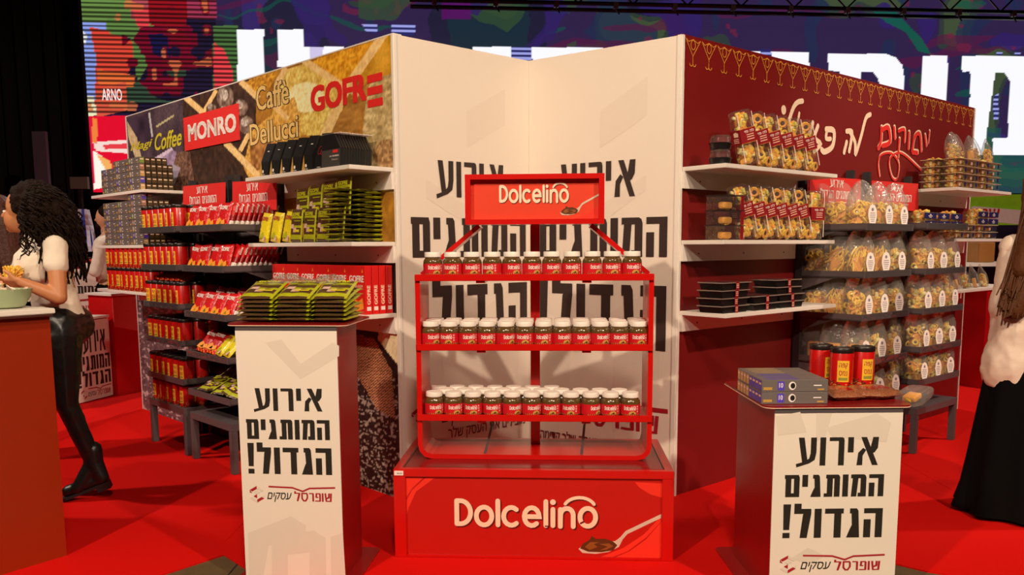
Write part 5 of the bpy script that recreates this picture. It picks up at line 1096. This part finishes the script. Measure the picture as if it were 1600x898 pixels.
# small round and square cookie trays
def tray_round():
    b = MB().lathe([(.045, 0), (.05, .002), (.056, .03), (.06, .032), (.058, .034)], 20, TRAYB); l_ = MB().lathe([(.058, .034), (.054, .036), (.050, .068), (.046, .072), (0, .072)], 20, CLEARP)
    c = cookie_fill('chip', 31, .07, .07, .055); return Kind('cookie_tub', 'cookie tub').part('tub', b, True).part('clear_lid', l_, True).part('cookies', c, kind='stuff')
TB = tray_round()
for k in range(2): TB.put(tilt(FR, .085+.0, -.19, ZS[0]+.001+k*.0735, 0, 0, .2*k, 1.0), f'round cookie tub with clear lid, {("lower", "upper")[k]} of two on the near top maroon shelf', 'round cookie tubs')
sh3 = MB().rbox(-.085, .085, -.06, .06, .0, .075, CLEARP, .006, 2); rim = MB().rbox(-.09, .09, -.064, .064, .070, .0745, TRAYB, .002, 1); ck3 = cookie_fill('chip', 33, .13, .09, .060); rs = MB().box(.05, .075, -.0625, -.0605, .0, .07, MATS['sleeve_maroon']).box(.05, .075, -.062, .062, .0749, .0756, MATS['sleeve_maroon'])
CT3 = Kind('cookie_box', 'cookie box').part('clear_box', sh3, True).part('rim', rim).part('cookies', ck3, kind='stuff').part('ribbon_label', rs)
for k in range(3): CT3.put(tilt(FR, .125, -.20, ZS[1]+.001+k*.0762, 0, 0, .02*k), f'clear cookie box with maroon ribbon, {("bottom", "middle", "top")[k]} of three on the near middle maroon shelf', 'clear cookie boxes on the near middle shelf')
# flat black trays with clear lids
tb = MB(); tb.prism([(-.105, .0), (.105, .0), (.118, .032), (-.118, .032)], -.07, .07, TRAYB); tb.rbox(-.122, .122, -.078, .078, .031, .035, TRAYB, .0015, 1)
tl = MB(); tl.rbox(-.120, .120, -.076, .076, .035, .0375, CLEARP, .001, 1); rm = MB(); rm.box(-.123, .123, -.0795, -.0775, .0325, .0375, mat('lid_rim_shine', (140, 122, 110), .3)); rm.box(-.1245, -.1225, -.078, .078, .0325, .0375, MATS['lid_rim_shine'])
tr = MB().box(-.012, .016, -.0805, -.0795, .0, .039, MATS['sleeve_maroon']); tr.box(-.012, .016, -.08, .06, .0388, .0394, MATS['sleeve_maroon']); trp = MB().flat([[(-.008, zz), (.012, zz), (.012, zz+.003), (-.008, zz+.003)] for zz in (.008, .017, .026)], -.0808, CREAM)
ct = cookie_fill('mixed', 41, .2, .12, .016)
for q_ in range(len(ct.v)): ct.v[q_] = (ct.v[q_][0], ct.v[q_][1], .030+(ct.v[q_][2])*.12)
TR = Kind('black_tray', 'food tray').part('tray', tb).part('clear_lid', tl).part('rim', rm).part('ribbon_label', tr, subs=(('ribbon_print', trp),))
for gi, (x, y, n, wd) in enumerate(((.125, -.205, 4, 'left stack of four'), (.40, -.205, 2, 'middle stack of two'), (.66, -.20, 4, 'right stack of four'))):
    for k in range(n): TR.put(tilt(FR, x+rnd.uniform(-.006, .006)-(.035 if gi == 2 and k > 1 else 0), y, ZS[2]+.001+k*.0398, 0, 0, rnd.uniform(-.03, .03)), f'flat black food tray, {LAY[k]} layer, {wd}, near bottom maroon shelf', f'black food trays, {wd}')
# far shelves of the maroon wall
sh4 = MB().rbox(-.085, .085, -.055, .055, 0, .05, CLEARP, .008, 2); ck4 = cookie_fill('block', 51, .16, .10, .045); ck5 = cookie_fill('chip', 52, .16, .10, .045); rm4 = MB().rbox(-.092, .092, -.062, .062, .046, .049, mat('clear_rim', (226, 206, 170), .3), .001, 1)
lb4 = MB().box(.02, .045, -.0575, -.0555, .012, .04, NAVY).box(-.07, -.045, -.0575, -.0555, .01, .03, PACKPNK)
FT = [Kind('biscuit_box', 'biscuit box').part('clear_box', sh4, True).part('biscuits', q_, kind='stuff').part('rim', rm4).part('paper_label', lb4) for q_ in (ck4, ck5)]
z = 1.756
for c in range(4):
    for k in range(4 if c < 4 else 3):
        FT[c % 2].put(tilt(FR, 2.72+c*.195, -.27, z+k*.0505, 0, 0, rnd.uniform(-.04, .04)), f'clear biscuit box, stack {("one", "two", "three", "four")[c]} from left, {LAY[k]} layer, far top maroon shelf', 'clear biscuit boxes on the far top shelf')
        if c == 0: FT[0].put(tilt(FR, 2.70, -.13, z+k*.0505, 0, 0, .02), f'clear biscuit box behind the first front stack, {LAY[k]} layer, far top maroon shelf', 'clear biscuit boxes behind the front stacks')
for i in range(5):
    put_bag(FR, (('block', 9), ('ring', 2), ('chip', 4), ('mixed', 7), ('ring', 1))[i], 2.70+i*.155, -.26+.03*(i % 2), z+.203, .1*i-.2, -.15, f'clear bag of {("pale biscuits", "ring cookies", "yellow crisps", "mixed biscuits", "small rings")[i]} lying on the biscuit boxes, {ORD[i]} from left', 'bags on top of the far biscuit boxes', False, .66)
nb = MB().box(-.088, .088, -.0585, -.0565, .006, .044, NAVY); npn = MB().flat([[(-.03, .022), (.03, .022), (.03, .026), (-.03, .026)], [(-.02, .014), (.02, .014), (.02, .017), (-.02, .017)], [(-.01, .03), (.01, .03), (.01, .036), (-.01, .036)]], -.059, WHT)
NB = [Kind('biscuit_box', 'biscuit box').part('clear_box', sh4, True).part('biscuits', q_, kind='stuff').part('navy_band', nb, subs=(('band_print', npn),)) for q_ in (ck4, ck5)]
for i in range(3): 
    for k in range(2): NB[i % 2].put(tilt(FR, 2.0+i*.2, -.375+.005*k, zRf[0]-.003+k*.051, 0, 0, 0, .98), f'clear biscuit box with navy band, {ORD[i]} from left, {("lower", "upper")[k]} layer, top shelf, further bag rack', 'navy-banded biscuit boxes on the rack')
for c in range(4):
    for k in range(4 if c > 1 else 2): (NB if k > 1 else FT)[c % 2].put(tilt(FR, 2.72+c*.195, -.27, 1.4008+k*.0505, 0, 0, 0), f'clear biscuit box, stack {("one", "two", "three", "four")[c]} from left, {LAY[k]} layer, far middle maroon shelf', 'clear biscuit boxes on the far middle shelf')
for i in range(5): put_bag(FR, (('mixed', 6), ('chip', 4), ('block', 5), ('chip', 4), ('block', 9))[i], 2.69+i*.17, -.27, 1.036, .1*i, -.25, f'clear bag of {("mixed biscuits", "yellow crisps", "pale biscuits", "yellow crisps", "pale biscuits")[i]}, {ORD[i]} from left on the far bottom maroon shelf', 'cookie bags on the far bottom shelf', False, .62)
# ================================================================== people
def blob(name, segs, voxel, m, parent, smooth=6, bump=None):
    bm = bmesh.new()
    for s in segs:
        b2 = bmesh.new()
        if len(s) == 4:
            for c, r in ((Vector(s[0]), s[1]), (Vector(s[2]), s[3])):
                bmesh.ops.create_icosphere(b2, subdivisions=2, radius=r, matrix=Matrix.Translation(c))
            ret = bmesh.ops.convex_hull(b2, input=b2.verts[:]); bmesh.ops.delete(b2, geom=list({g for g in ret['geom_interior']+ret['geom_unused'] if isinstance(g, bmesh.types.BMVert)}), context='VERTS')
        else:
            c, rr, rot = s; bmesh.ops.create_icosphere(b2, subdivisions=3, radius=1, matrix=Matrix.Translation(c) @ Euler(rot).to_matrix().to_4x4() @ Matrix.Diagonal((*rr, 1)))
        me = bpy.data.meshes.new('t'); b2.to_mesh(me); b2.free(); bm.from_mesh(me); bpy.data.meshes.remove(me)
    me = bpy.data.meshes.new('t'); bm.to_mesh(me); bm.free(); o = bpy.data.objects.new('t', me); COL.objects.link(o)
    md = o.modifiers.new('r', 'REMESH'); md.mode = 'VOXEL'; md.voxel_size = voxel; md.use_smooth_shade = True
    sm = o.modifiers.new('s', 'SMOOTH'); sm.factor = .5; sm.iterations = smooth
    if bump:
        tx = bpy.data.textures.new('folds', 'CLOUDS'); tx.noise_scale = bump[1]; dm = o.modifiers.new('d', 'DISPLACE'); dm.texture = tx; dm.strength = bump[0]; dm.mid_level = .5
    ev = o.evaluated_get(bpy.context.evaluated_depsgraph_get()); out = bpy.data.meshes.new_from_object(ev); out.name = name
    bpy.data.objects.remove(o); bpy.data.meshes.remove(me); out.materials.clear(); out.materials.append(m)
    q = bpy.data.objects.new(name, out); link(q, parent)
    if parent: q.matrix_parent_inverse = parent.matrix_world.inverted()
    return q
def W(px, py, Y): return Vector(on_y(px, py, Y))
def keep(o, root): o.parent = root; o.matrix_parent_inverse = root.matrix_world.inverted(); return o
def hand(wrist, aim, palm_n, curl=.5, s=1.0):     # segments of a palm, four fingers and a thumb
    a = Vector(aim).normalized(); n = Vector(palm_n).normalized(); b = a.cross(n).normalized(); o = []; w0 = Vector(wrist)
    for k in range(4): o.append((w0+b*(k-1.5)*.012*s, .014*s, w0+a*.075*s+b*(k-1.5)*.020*s, .011*s))
    for k, L_ in enumerate((.062, .074, .070, .054)):
        p = w0+a*.078*s+b*(k-1.5)*.0205*s; d = a.copy(); r = .0090*s
        for j in range(3): d = (d*math.cos(curl)+n*math.sin(curl)).normalized(); q = p+d*L_*s*(.42, .32, .26)[j]; o.append((p, r, q, r*.9)); p = q; r *= .92
    p = w0+a*.02*s-b*.022*s; q = p+(a*.55-b*.75+n*.3).normalized()*.04*s; o.append((p, .013*s, q, .0105*s)); o.append((q, .0105*s, q+(a*.9-b*.2+n*.5).normalized()*.032*s, .009*s)); return o
# woman with curly hair behind the counter
Y = 4.38
root = thing('person', 'woman with dark curly hair, white T-shirt, black leather trousers and boots behind the left counter', 'person', Matrix.Translation((W(110, 780, Y)[0], Y, 0)))
hd = W(38, 330, Y); neck = W(52, 366, Y+.02); chest = W(71, 415, Y+.03); waist = W(84, 462, Y+.03); hip = W(98, 515, Y+.03)
shR = W(86, 385, Y-.13); shL = W(62, 385, Y+.17); elR = W(92, 464, Y-.19); wrR = W(34, 441, Y-.26); elL = W(50, 460, Y+.20); wrL = W(8, 445, Y+.0)
hR = hip+Vector((.02, -.07, -.02)); hL = hip+Vector((-.04, .10, -.02)); kR = W(103, 628, Y-.05); anR = W(146, 722, Y+.02); kL = W(60, 640, Y+.08); anL = W(52, 745, Y+.10)
face = hd+Vector((-.035, -.005, -.01))
skin = [(hd+Vector((0, 0, .02)), (.088, .074, .10), (0, 0, 0)), (face+Vector((-.005, 0, -.03)), (.062, .055, .072), (0, .15, 0)), (face+Vector((-.040, 0, -.078)), .018, face+Vector((.03, 0, -.06)), .03),
        (face+Vector((-.055, 0, .015)), .008, face+Vector((-.078, 0, -.014)), .0105), (face+Vector((-.062, .0, -.042)), .0115, face+Vector((-.058, 0, -.052)), .0115), (face+Vector((-.05, 0, -.08)), .014, face+Vector((-.04, 0, -.085)), .016),
        (hd+Vector((.02, -.075, -.005)), (.018, .006, .028), (0, 0, 0)),
        (hd+Vector((.02, 0, -.06)), .052, neck, .05), (neck, .052, chest, .085), (shR, .048, shL, .048), (chest+Vector((0, -.05, 0)), .10, chest+Vector((0, .06, 0)), .10), (chest, .11, waist, .095), (waist, .10, hip, .12),
        (shR, .050, elR, .040), (elR, .041, wrR, .025), (shL, .05, elL, .04), (elL, .04, wrL, .025), (hR, .085, kR, .052), (hL, .085, kL, .052), (kR, .05, anR, .035), (kL, .05, anL, .035)]
skin += hand(wrR, (-1, .1, -.05), (0, .7, .6), .55) + hand(wrL, (-1, -.3, .0), (0, -.4, .6), .4)
blob('body', skin, .0065, SKIN, root, 3)
tee = [(shR+Vector((0, .01, 0)), .058, shL, .058), (neck+Vector((.0, 0, -.02)), .060, chest, .11), (chest+Vector((0, -.06, .0)), .128, chest+Vector((-.02, .07, -.01)), .128), (chest+Vector((-.075, -.05, -.03)), .078, chest+Vector((-.06, .06, -.03)), .075), (chest, .125, waist, .118), (waist, .118, waist.lerp(hip, .62), .128), (shR, .060, shR.lerp(elR, .36), .060), (shL, .060, shL.lerp(elL, .36), .058)]
blob('tshirt', tee, .009, TEE, root, 4, (.012, .07))
pants = [(hip+Vector((0, -.06, .02)), .128, hip+Vector((0, .08, .02)), .125), (hR, .115, kR, .062), (hL, .105, kL, .062), (kR, .060, anR, .044), (kL, .06, anL, .044), (waist.lerp(hip, .55), .118, hip, .125)]
blob('leather_trousers', pants, .009, LEATHER, root, 4, (.008, .06))
def boot(an, toe, heel, nm='boot'):
    s = [(an+Vector((0, 0, .07)), .050, an, .052), (an, .052, heel+Vector((0, 0, .035)), .040), (heel+Vector((0, 0, .035)), .034, toe+Vector((0, 0, .035)), .036), (an, .045, toe+Vector((.05, 0, .05)), .034)]
    b = blob(nm, s, .008, BOOT, root, 2); mb = MB(); d = (toe-heel); L_ = d.length; ang = math.atan2(d.y, d.x); pit = math.atan2(d.z, math.hypot(d.x, d.y))
    M = Matrix.Translation(heel) @ Matrix.Rotation(ang, 4, 'Z') @ Matrix.Rotation(-pit, 4, 'Y')
    mb.slab([(-.04, -.036), (L_*.5, -.034), (L_+.01, -.042), (L_+.045, -.02), (L_+.045, .02), (L_+.01, .042), (L_*.5, .034), (-.04, .036)], -.004, .012, BLACK, M); mb.box(-.04, .03, -.034, .034, -.028, -.004, BLACK, M)
    o = mb.mesh('sole'); q = bpy.data.objects.new('sole', o); link(q, b); q.parent = b; q.matrix_parent_inverse = Matrix(); q.matrix_parent_inverse = (b.parent.matrix_world @ Matrix()).inverted() @ Matrix() if False else Matrix()
    # root offset is already in world units for the boot mesh
    for k in range(5):
        pass
    return b
bt = boot(anR, W(108, 777, Y-.03)+Vector((0, 0, .0)), W(160, 757, Y+.02)); t0 = W(112, 778, Y); 
boot(Vector((anL.x, anL.y, .13)), Vector((anL.x-.15, anL.y, .028)), Vector((anL.x+.03, anL.y, .028)))
# curly hair: a mass with curling strands
hc = hd+Vector((.045, 0, .02))
hair = [(hc+Vector((.015, 0, .03)), (.118, .115, .112), (0, 0, 0)), (hc+Vector((.08, .0, -.05)), (.13, .15, .13), (0, 0, 0)), (hc+Vector((.12, .02, -.15)), (.11, .13, .13), (0, .2, 0)), (hc+Vector((.13, .02, -.22)), (.09, .11, .12), (0, 0, 0))]
hr = blob('curly_hair', hair, .012, HAIRD, root, 2, (.05, .03)); mb = MB(); rh = random.Random(12)
for i in range(420):
    th = rh.uniform(-1.75, 1.75); ph = rh.uniform(-.4, 1.35); cdir = Vector((math.cos(th)*math.cos(ph), math.sin(th)*math.cos(ph), math.sin(ph)))
    base = hc+Vector((.035, 0, .0))+Vector((cdir.x*.115, cdir.y*.12, cdir.z*.125)); n_ = 15; pts = []; fall = (.05+.10*rh.random()) if cdir.x < .35 else (.12+.20*rh.random()); ox = cdir.x*.05+.03*rh.random(); oy = cdir.y*.06
    for k in range(n_):
        t = k/(n_-1); rr = .012; pts.append(base+Vector((ox*math.sin(t*1.6)+.02*t, oy*math.sin(t*1.6), -fall*t*t-.04*t+.03*math.sin(t*1.5)*cdir.z))+Vector((rr*math.cos(k*1.35+i), rr*math.sin(k*1.35+i), 0)))
    mb.tube(pts, .005, HAIRD, 4)
for i in range(10):      # loose curls on the chest
    base = hc+Vector((.0+.02*rh.random(), -.10-.04*rh.random(), -.13)); pts = [base+Vector((.02+.02*math.sin(k*1.5+i)+(i-4)*.008*k/10, .006*math.cos(k*1.5), -.02*k)) for k in range(11)]; mb.tube(pts, .003, HAIRD, 4)
o = mb.mesh('curls', True); q = bpy.data.objects.new('curls', o); link(q, hr)
for p_, m_, nm, r_ in ((face+Vector((-.050, -.030, .008)), WHT, 'eye', (.008, .008, .007)),):
    mb = MB(); mb.lathe([(0, -.007), (.006, -.004), (.008, 0), (.006, .004), (0, .007)], 10, m_, Matrix.Translation(p_)); mb.lathe([(0, -.004), (.0035, 0), (0, .004)], 8, BLACK, Matrix.Translation(p_+Vector((-.0055, -.004, 0)))); q = mb.obj(nm, root)
    q.matrix_parent_inverse = root.matrix_world.inverted()
mb = MB(); mb.tube([face+Vector((-.062, -.016, .034)), face+Vector((-.052, -.036, .036)), face+Vector((-.035, -.046, .030))], .0035, HAIRD, 6); q = mb.obj('eyebrow', root); q.matrix_parent_inverse = root.matrix_world.inverted()
mb = MB(); mb.tube([face+Vector((-.071, 0, -.047)), face+Vector((-.062, -.016, -.048)), face+Vector((-.05, -.024, -.046))], .0042, mat('lip_rose', (150, 70, 60), .4), 6); q = mb.obj('lips', root); q.matrix_parent_inverse = root.matrix_world.inverted()
# cup of snacks in her hands, salad bowl of sachets on the counter
cp = W(20, 447, Y-.20); M = Matrix.Translation(cp)
t = thing('snack_cup', 'black cup heaped with yellow snacks held by the curly-haired woman', 'cup', M)
MB().lathe([(.034, -.03), (.045, .035), (.047, .038), (.043, .036), (.03, -.02)], 20, BLACKG).obj('cup', t, smooth=True); ck = cookie_fill('stick', 61, .075, .075, .05); q = ck.obj('snacks', t); q['kind'] = 'stuff'; q.location = (0, 0, .015)
bp_ = on_z(2, 484, 1.108); t = thing('bowl', 'pale green bowl full of white paper sachets on the left counter', 'bowl', Matrix.Translation((bp_[0]-.035, bp_[1]+.09, 1.108)) @ Matrix.Diagonal((.84, .84, .84, 1)))
MB().lathe([(.06, 0), (.085, .01), (.115, .06), (.125, .10), (.119, .10), (.108, .06), (.07, .015), (0, .012)], 32, mat('celadon', (158, 172, 132), .3, coat=.3)).obj('bowl', t, smooth=True)
sa = MB(); rs_ = random.Random(4)
for i in range(34): sa.box(-.035, .035, -.022, .022, -.002, .002, TEE if i % 5 else CREAM, Matrix.Translation((rs_.uniform(-.075, .075), rs_.uniform(-.075, .075), .055+i*.0010)) @ Euler((rs_.uniform(-.9, .9), rs_.uniform(-.9, .9), rs_.uniform(0, 3))).to_matrix().to_4x4())
q = sa.obj('sachets', t); q['kind'] = 'stuff'
# woman seen from behind at the right edge
Y = 4.08; cx = W(1628, 400, Y)[0]
root = thing('person', 'woman with long brown hair, cream shirt and black skirt at the right edge', 'person', Matrix.Translation((cx, Y, 0)))
V3 = lambda x, y, z: Vector((cx+x, Y+y, z))
skin = [(V3(0, .0, 1.56), (.082, .10, .115), (0, 0, 0)), (V3(0, .085, 1.55), .012, V3(0, .115, 1.535), .012), (V3(0, .05, 1.49), .05, V3(0, 0, 1.40), .05), (V3(-.16, 0, 1.33), .05, V3(.16, 0, 1.33), .05), (V3(0, 0, 1.3), .12, V3(0, 0, .95), .13),
        (V3(-.15, 0, 1.33), .044, V3(-.175, .02, 1.06), .036), (V3(-.175, .0, 1.06), .036, V3(-.09, .13, .90), .026), (V3(.17, 0, 1.33), .046, V3(.22, .02, 1.06), .038), (V3(.22, .02, 1.06), .038, V3(.17, .2, .93), .027),
        (V3(-.08, 0, .95), .09, V3(-.09, 0, .48), .055), (V3(-.09, 0, .48), .053, V3(-.09, 0, .10), .038), (V3(.08, 0, .95), .09, V3(.09, 0, .48), .055), (V3(.09, 0, .48), .053, V3(.09, 0, .10), .038)]
skin += hand(V3(-.09, .13, .90), (.9, .3, -.1), (0, -.3, .9), .45)+hand(V3(.17, .2, .93), (-.4, .9, -.1), (-.8, -.3, .3), .45)
blob('body', skin, .0075, SKIN2, root, 3)
blob('shirt', [(V3(-.15, 0, 1.345), .062, V3(.15, 0, 1.345), .062), (V3(-.07, 0, 1.26), .13, V3(.07, 0, 1.26), .13), (V3(-.07, 0, 1.2), .125, V3(-.09, 0, .82), .14), (V3(.08, 0, 1.2), .135, V3(.10, 0, .82), .145), (V3(-.145, 0, 1.33), .062, V3(-.175, .02, 1.04), .056), (V3(-.175, .0, 1.04), .056, V3(-.10, .12, .92), .044), (V3(.165, 0, 1.33), .07, V3(.225, .02, 1.04), .07), (V3(.225, .02, 1.04), .07, V3(.18, .17, .95), .048),
               (V3(-.10, 0, .80), .145, V3(-.11, 0, .73), .145), (V3(.12, 0, .8), .15, V3(.13, 0, .74), .15)], .011, SHIRT, root, 5, (.016, .07))
mb = MB(); V = []; n = 60; L_ = [.86, .7, .5, .3, .12, .02]
for j, zz in enumerate(L_):
    rx = .20+.13*j/5; ry = .16+.12*j/5
    for i in range(n): a = 2*math.pi*i/n; f = 1+(.02+.05*j/5)*math.sin(a*9+.6*math.sin(a*2)); V.append((cx+rx*f*math.cos(a), Y+ry*f*math.sin(a), zz))
mb.add(V, [(j*n+i, (j+1)*n+i, (j+1)*n+(i+1) % n, j*n+(i+1) % n) for j in range(5) for i in range(n)], SKIRT); q = mb.obj('skirt', root, smooth=True); q.matrix_parent_inverse = root.matrix_world.inverted()
for sx in (-1, 1): blob('shoe', [(V3(sx*.09, -.03, .055), .038, V3(sx*.09, .03, .045), .04), (V3(sx*.09, .03, .04), .036, V3(sx*.10, .15, .033), .032)], .009, BOOT, root, 2)
hair = [(V3(0, -.01, 1.59), (.108, .12, .118), (0, 0, 0)), (V3(-.01, -.06, 1.5), .10, V3(-.05, -.11, 1.30), .085), (V3(-.04, -.07, 1.5), .09, V3(-.16, -.10, 1.24), .06), (V3(-.05, -.1, 1.3), .08, V3(-.18, -.10, 1.04), .055), (V3(.05, -.06, 1.5), .09, V3(.08, -.11, 1.25), .07), (V3(0, -.1, 1.3), .08, V3(-.06, -.125, 1.04), .07), (V3(.08, -.1, 1.3), .07, V3(.1, -.12, 1.12), .04)]
hr = blob('long_hair', hair, .010, HAIRB, root, 5); mb = MB(); rh = random.Random(2)
for i in range(260):
    a = rh.uniform(-2.4, 2.4); top = V3(.105*math.sin(a)*.95, -.01-.118*math.cos(a)*.9, 1.62+rh.uniform(-.03, .06)); e = V3(.105*math.sin(a)*1.1-.13+rh.uniform(-.04, .04), -.12-.03*rh.random(), 1.03+rh.uniform(-.03, .12)); mid = V3(.12*math.sin(a)-.01, -.03-.115*max(0, math.cos(a)), 1.42)
    pts = [top*(1-t)**2+mid*2*t*(1-t)+e*t*t+Vector((.004*math.sin(t*9+i), 0, 0)) for t in (0, .15, .3, .45, .6, .75, .9, 1)]; mb.tube(pts, .0042, HAIRB, 4)
q = bpy.data.objects.new('hair_strands', mb.mesh('hair_strands', True)); link(q, hr)
# second dark figure behind the curly-haired woman, cut by the left edge
Y = 5.3; cx = W(-8, 330, Y)[0]; root = thing('person', 'person with long reddish-brown hair and dark top at the far left edge, behind the bowl', 'person', Matrix.Translation((cx, Y, 0)))
V3 = lambda x, y, z: Vector((cx+x, Y+y, z))
sk = [(V3(0, -.0, 1.56), (.08, .095, .11), (0, 0, 0)), (V3(-.07, 0, 1.555), .013, V3(-.088, 0, 1.54), .012), (V3(0, 0, 1.5), .05, V3(0, 0, 1.42), .05), (V3(0, -.14, 1.34), .05, V3(0, .14, 1.34), .05), (V3(0, 0, 1.3), .12, V3(0, 0, .95), .13), (V3(0, -.16, 1.33), .045, V3(0, -.19, 1.06), .036), (V3(0, -.19, 1.06), .036, V3(-.15, -.16, 1.0), .026), (V3(0, .16, 1.33), .045, V3(0, .19, 1.06), .036), (V3(0, .19, 1.06), .036, V3(-.15, .16, 1.0), .026),
      (V3(0, -.08, .95), .09, V3(0, -.09, .48), .055), (V3(0, -.09, .48), .052, V3(0, -.09, .08), .038), (V3(0, .08, .95), .09, V3(0, .09, .48), .055), (V3(0, .09, .48), .052, V3(0, .09, .08), .038)]
sk += hand(V3(-.15, -.16, 1.0), (-1, 0, 0), (0, .5, .6), .5)+hand(V3(-.15, .16, 1.0), (-1, 0, 0), (0, -.5, .6), .5)
blob('body', sk, .010, SKIN2, root, 3)
blob('dark_top', [(V3(0, -.15, 1.35), .06, V3(0, .15, 1.35), .06), (V3(0, 0, 1.3), .135, V3(0, 0, .9), .14), (V3(0, -.16, 1.33), .058, V3(0, -.19, 1.06), .05), (V3(0, -.19, 1.06), .05, V3(-.12, -.165, 1.01), .04), (V3(0, .16, 1.33), .058, V3(0, .19, 1.06), .05), (V3(0, .19, 1.06), .05, V3(-.12, .165, 1.01), .04)], .012, SKIRT, root, 3)
blob('trousers', [(V3(0, -.05, .93), .13, V3(0, .05, .93), .13), (V3(0, -.08, .93), .11, V3(0, -.09, .09), .06), (V3(0, .08, .93), .11, V3(0, .09, .09), .06)], .014, SKIRT, root, 3)
for sy in (-.09, .09): blob('shoe', [(V3(.03, sy, .045), .04, V3(-.13, sy, .035), .034)], .012, BOOT, root, 2)
blob('long_hair', [(V3(.02, 0, 1.60), (.10, .11, .11), (0, 0, 0)), (V3(.05, -.02, 1.52), .10, V3(.09, -.03, 1.18), .09), (V3(.02, -.09, 1.5), .05, V3(.06, -.12, 1.12), .05)], .010, mat('red_brown_hair', (74, 34, 18), .6, bump=.6, scale=60), root, 3)
# man in white further back on the left
Y = 8.2; hx = W(160, 342, Y)[0]; root = thing('person', 'bearded man in a white shirt standing in the left background behind the can shelves', 'person', Matrix.Translation((hx+.06, Y, 0)))
V3 = lambda x, y, z: Vector((hx+x, Y+y, z))
sk = [(V3(.03, 0, 1.66), (.09, .078, .115), (0, 0, 0)), (V3(-.055, 0, 1.655), .013, V3(-.07, 0, 1.64), .013), (V3(.03, 0, 1.58), .055, V3(.06, 0, 1.5), .055), (V3(.06, 0, 1.4), .13, V3(.06, 0, 1.0), .13), (V3(.06, -.17, 1.40), .05, V3(.0, -.2, 1.14), .04), (V3(.0, -.2, 1.14), .04, V3(-.16, -.12, 1.20), .028), (V3(.06, .17, 1.4), .05, V3(.02, .2, 1.14), .04), (V3(.02, .2, 1.14), .04, V3(-.16, .1, 1.15), .028),
      (V3(.06, -.09, 1.0), .09, V3(.06, -.1, .5), .06), (V3(.06, -.1, .5), .055, V3(.06, -.1, .09), .04), (V3(.06, .09, 1.0), .09, V3(.06, .1, .5), .06), (V3(.06, .1, .5), .055, V3(.06, .1, .09), .04)]
sk += hand(V3(-.16, -.12, 1.2), (-1, .2, .2), (0, .5, .5), .5)+hand(V3(-.16, .1, 1.15), (-1, -.2, .2), (0, -.5, .5), .5)
blob('body', sk, .010, SKIN2, root, 3)
blob('shirt', [(V3(.06, -.15, 1.42), .065, V3(.06, .15, 1.42), .065), (V3(.06, -.05, 1.36), .145, V3(.06, .05, 1.36), .145), (V3(.06, 0, 1.36), .15, V3(.06, 0, .95), .15), (V3(.06, -.17, 1.40), .063, V3(.0, -.2, 1.14), .055), (V3(.0, -.2, 1.14), .055, V3(-.12, -.14, 1.19), .04), (V3(.06, .17, 1.4), .063, V3(.02, .2, 1.14), .055), (V3(.02, .2, 1.14), .05, V3(-.12, .12, 1.15), .04)], .012, TEE, root, 4, (.015, .08))
blob('trousers', [(V3(.06, -.05, .95), .14, V3(.06, .05, .95), .14), (V3(.06, -.09, .95), .11, V3(.06, -.1, .1), .065), (V3(.06, .09, .95), .11, V3(.06, .1, .1), .065)], .014, SKIRT, root, 3)
for sy in (-.1, .1): blob('shoe', [(V3(.09, sy, .045), .04, V3(-.08, sy, .035), .034)], .012, BOOT, root, 2)
blob('hair', [(V3(.05, 0, 1.70), (.088, .082, .095), (0, 0, 0))], .012, HAIRD, root, 2); blob('beard', [(V3(-.02, 0, 1.585), (.05, .05, .035), (0, 0, 0))], .010, HAIRD, root, 2)
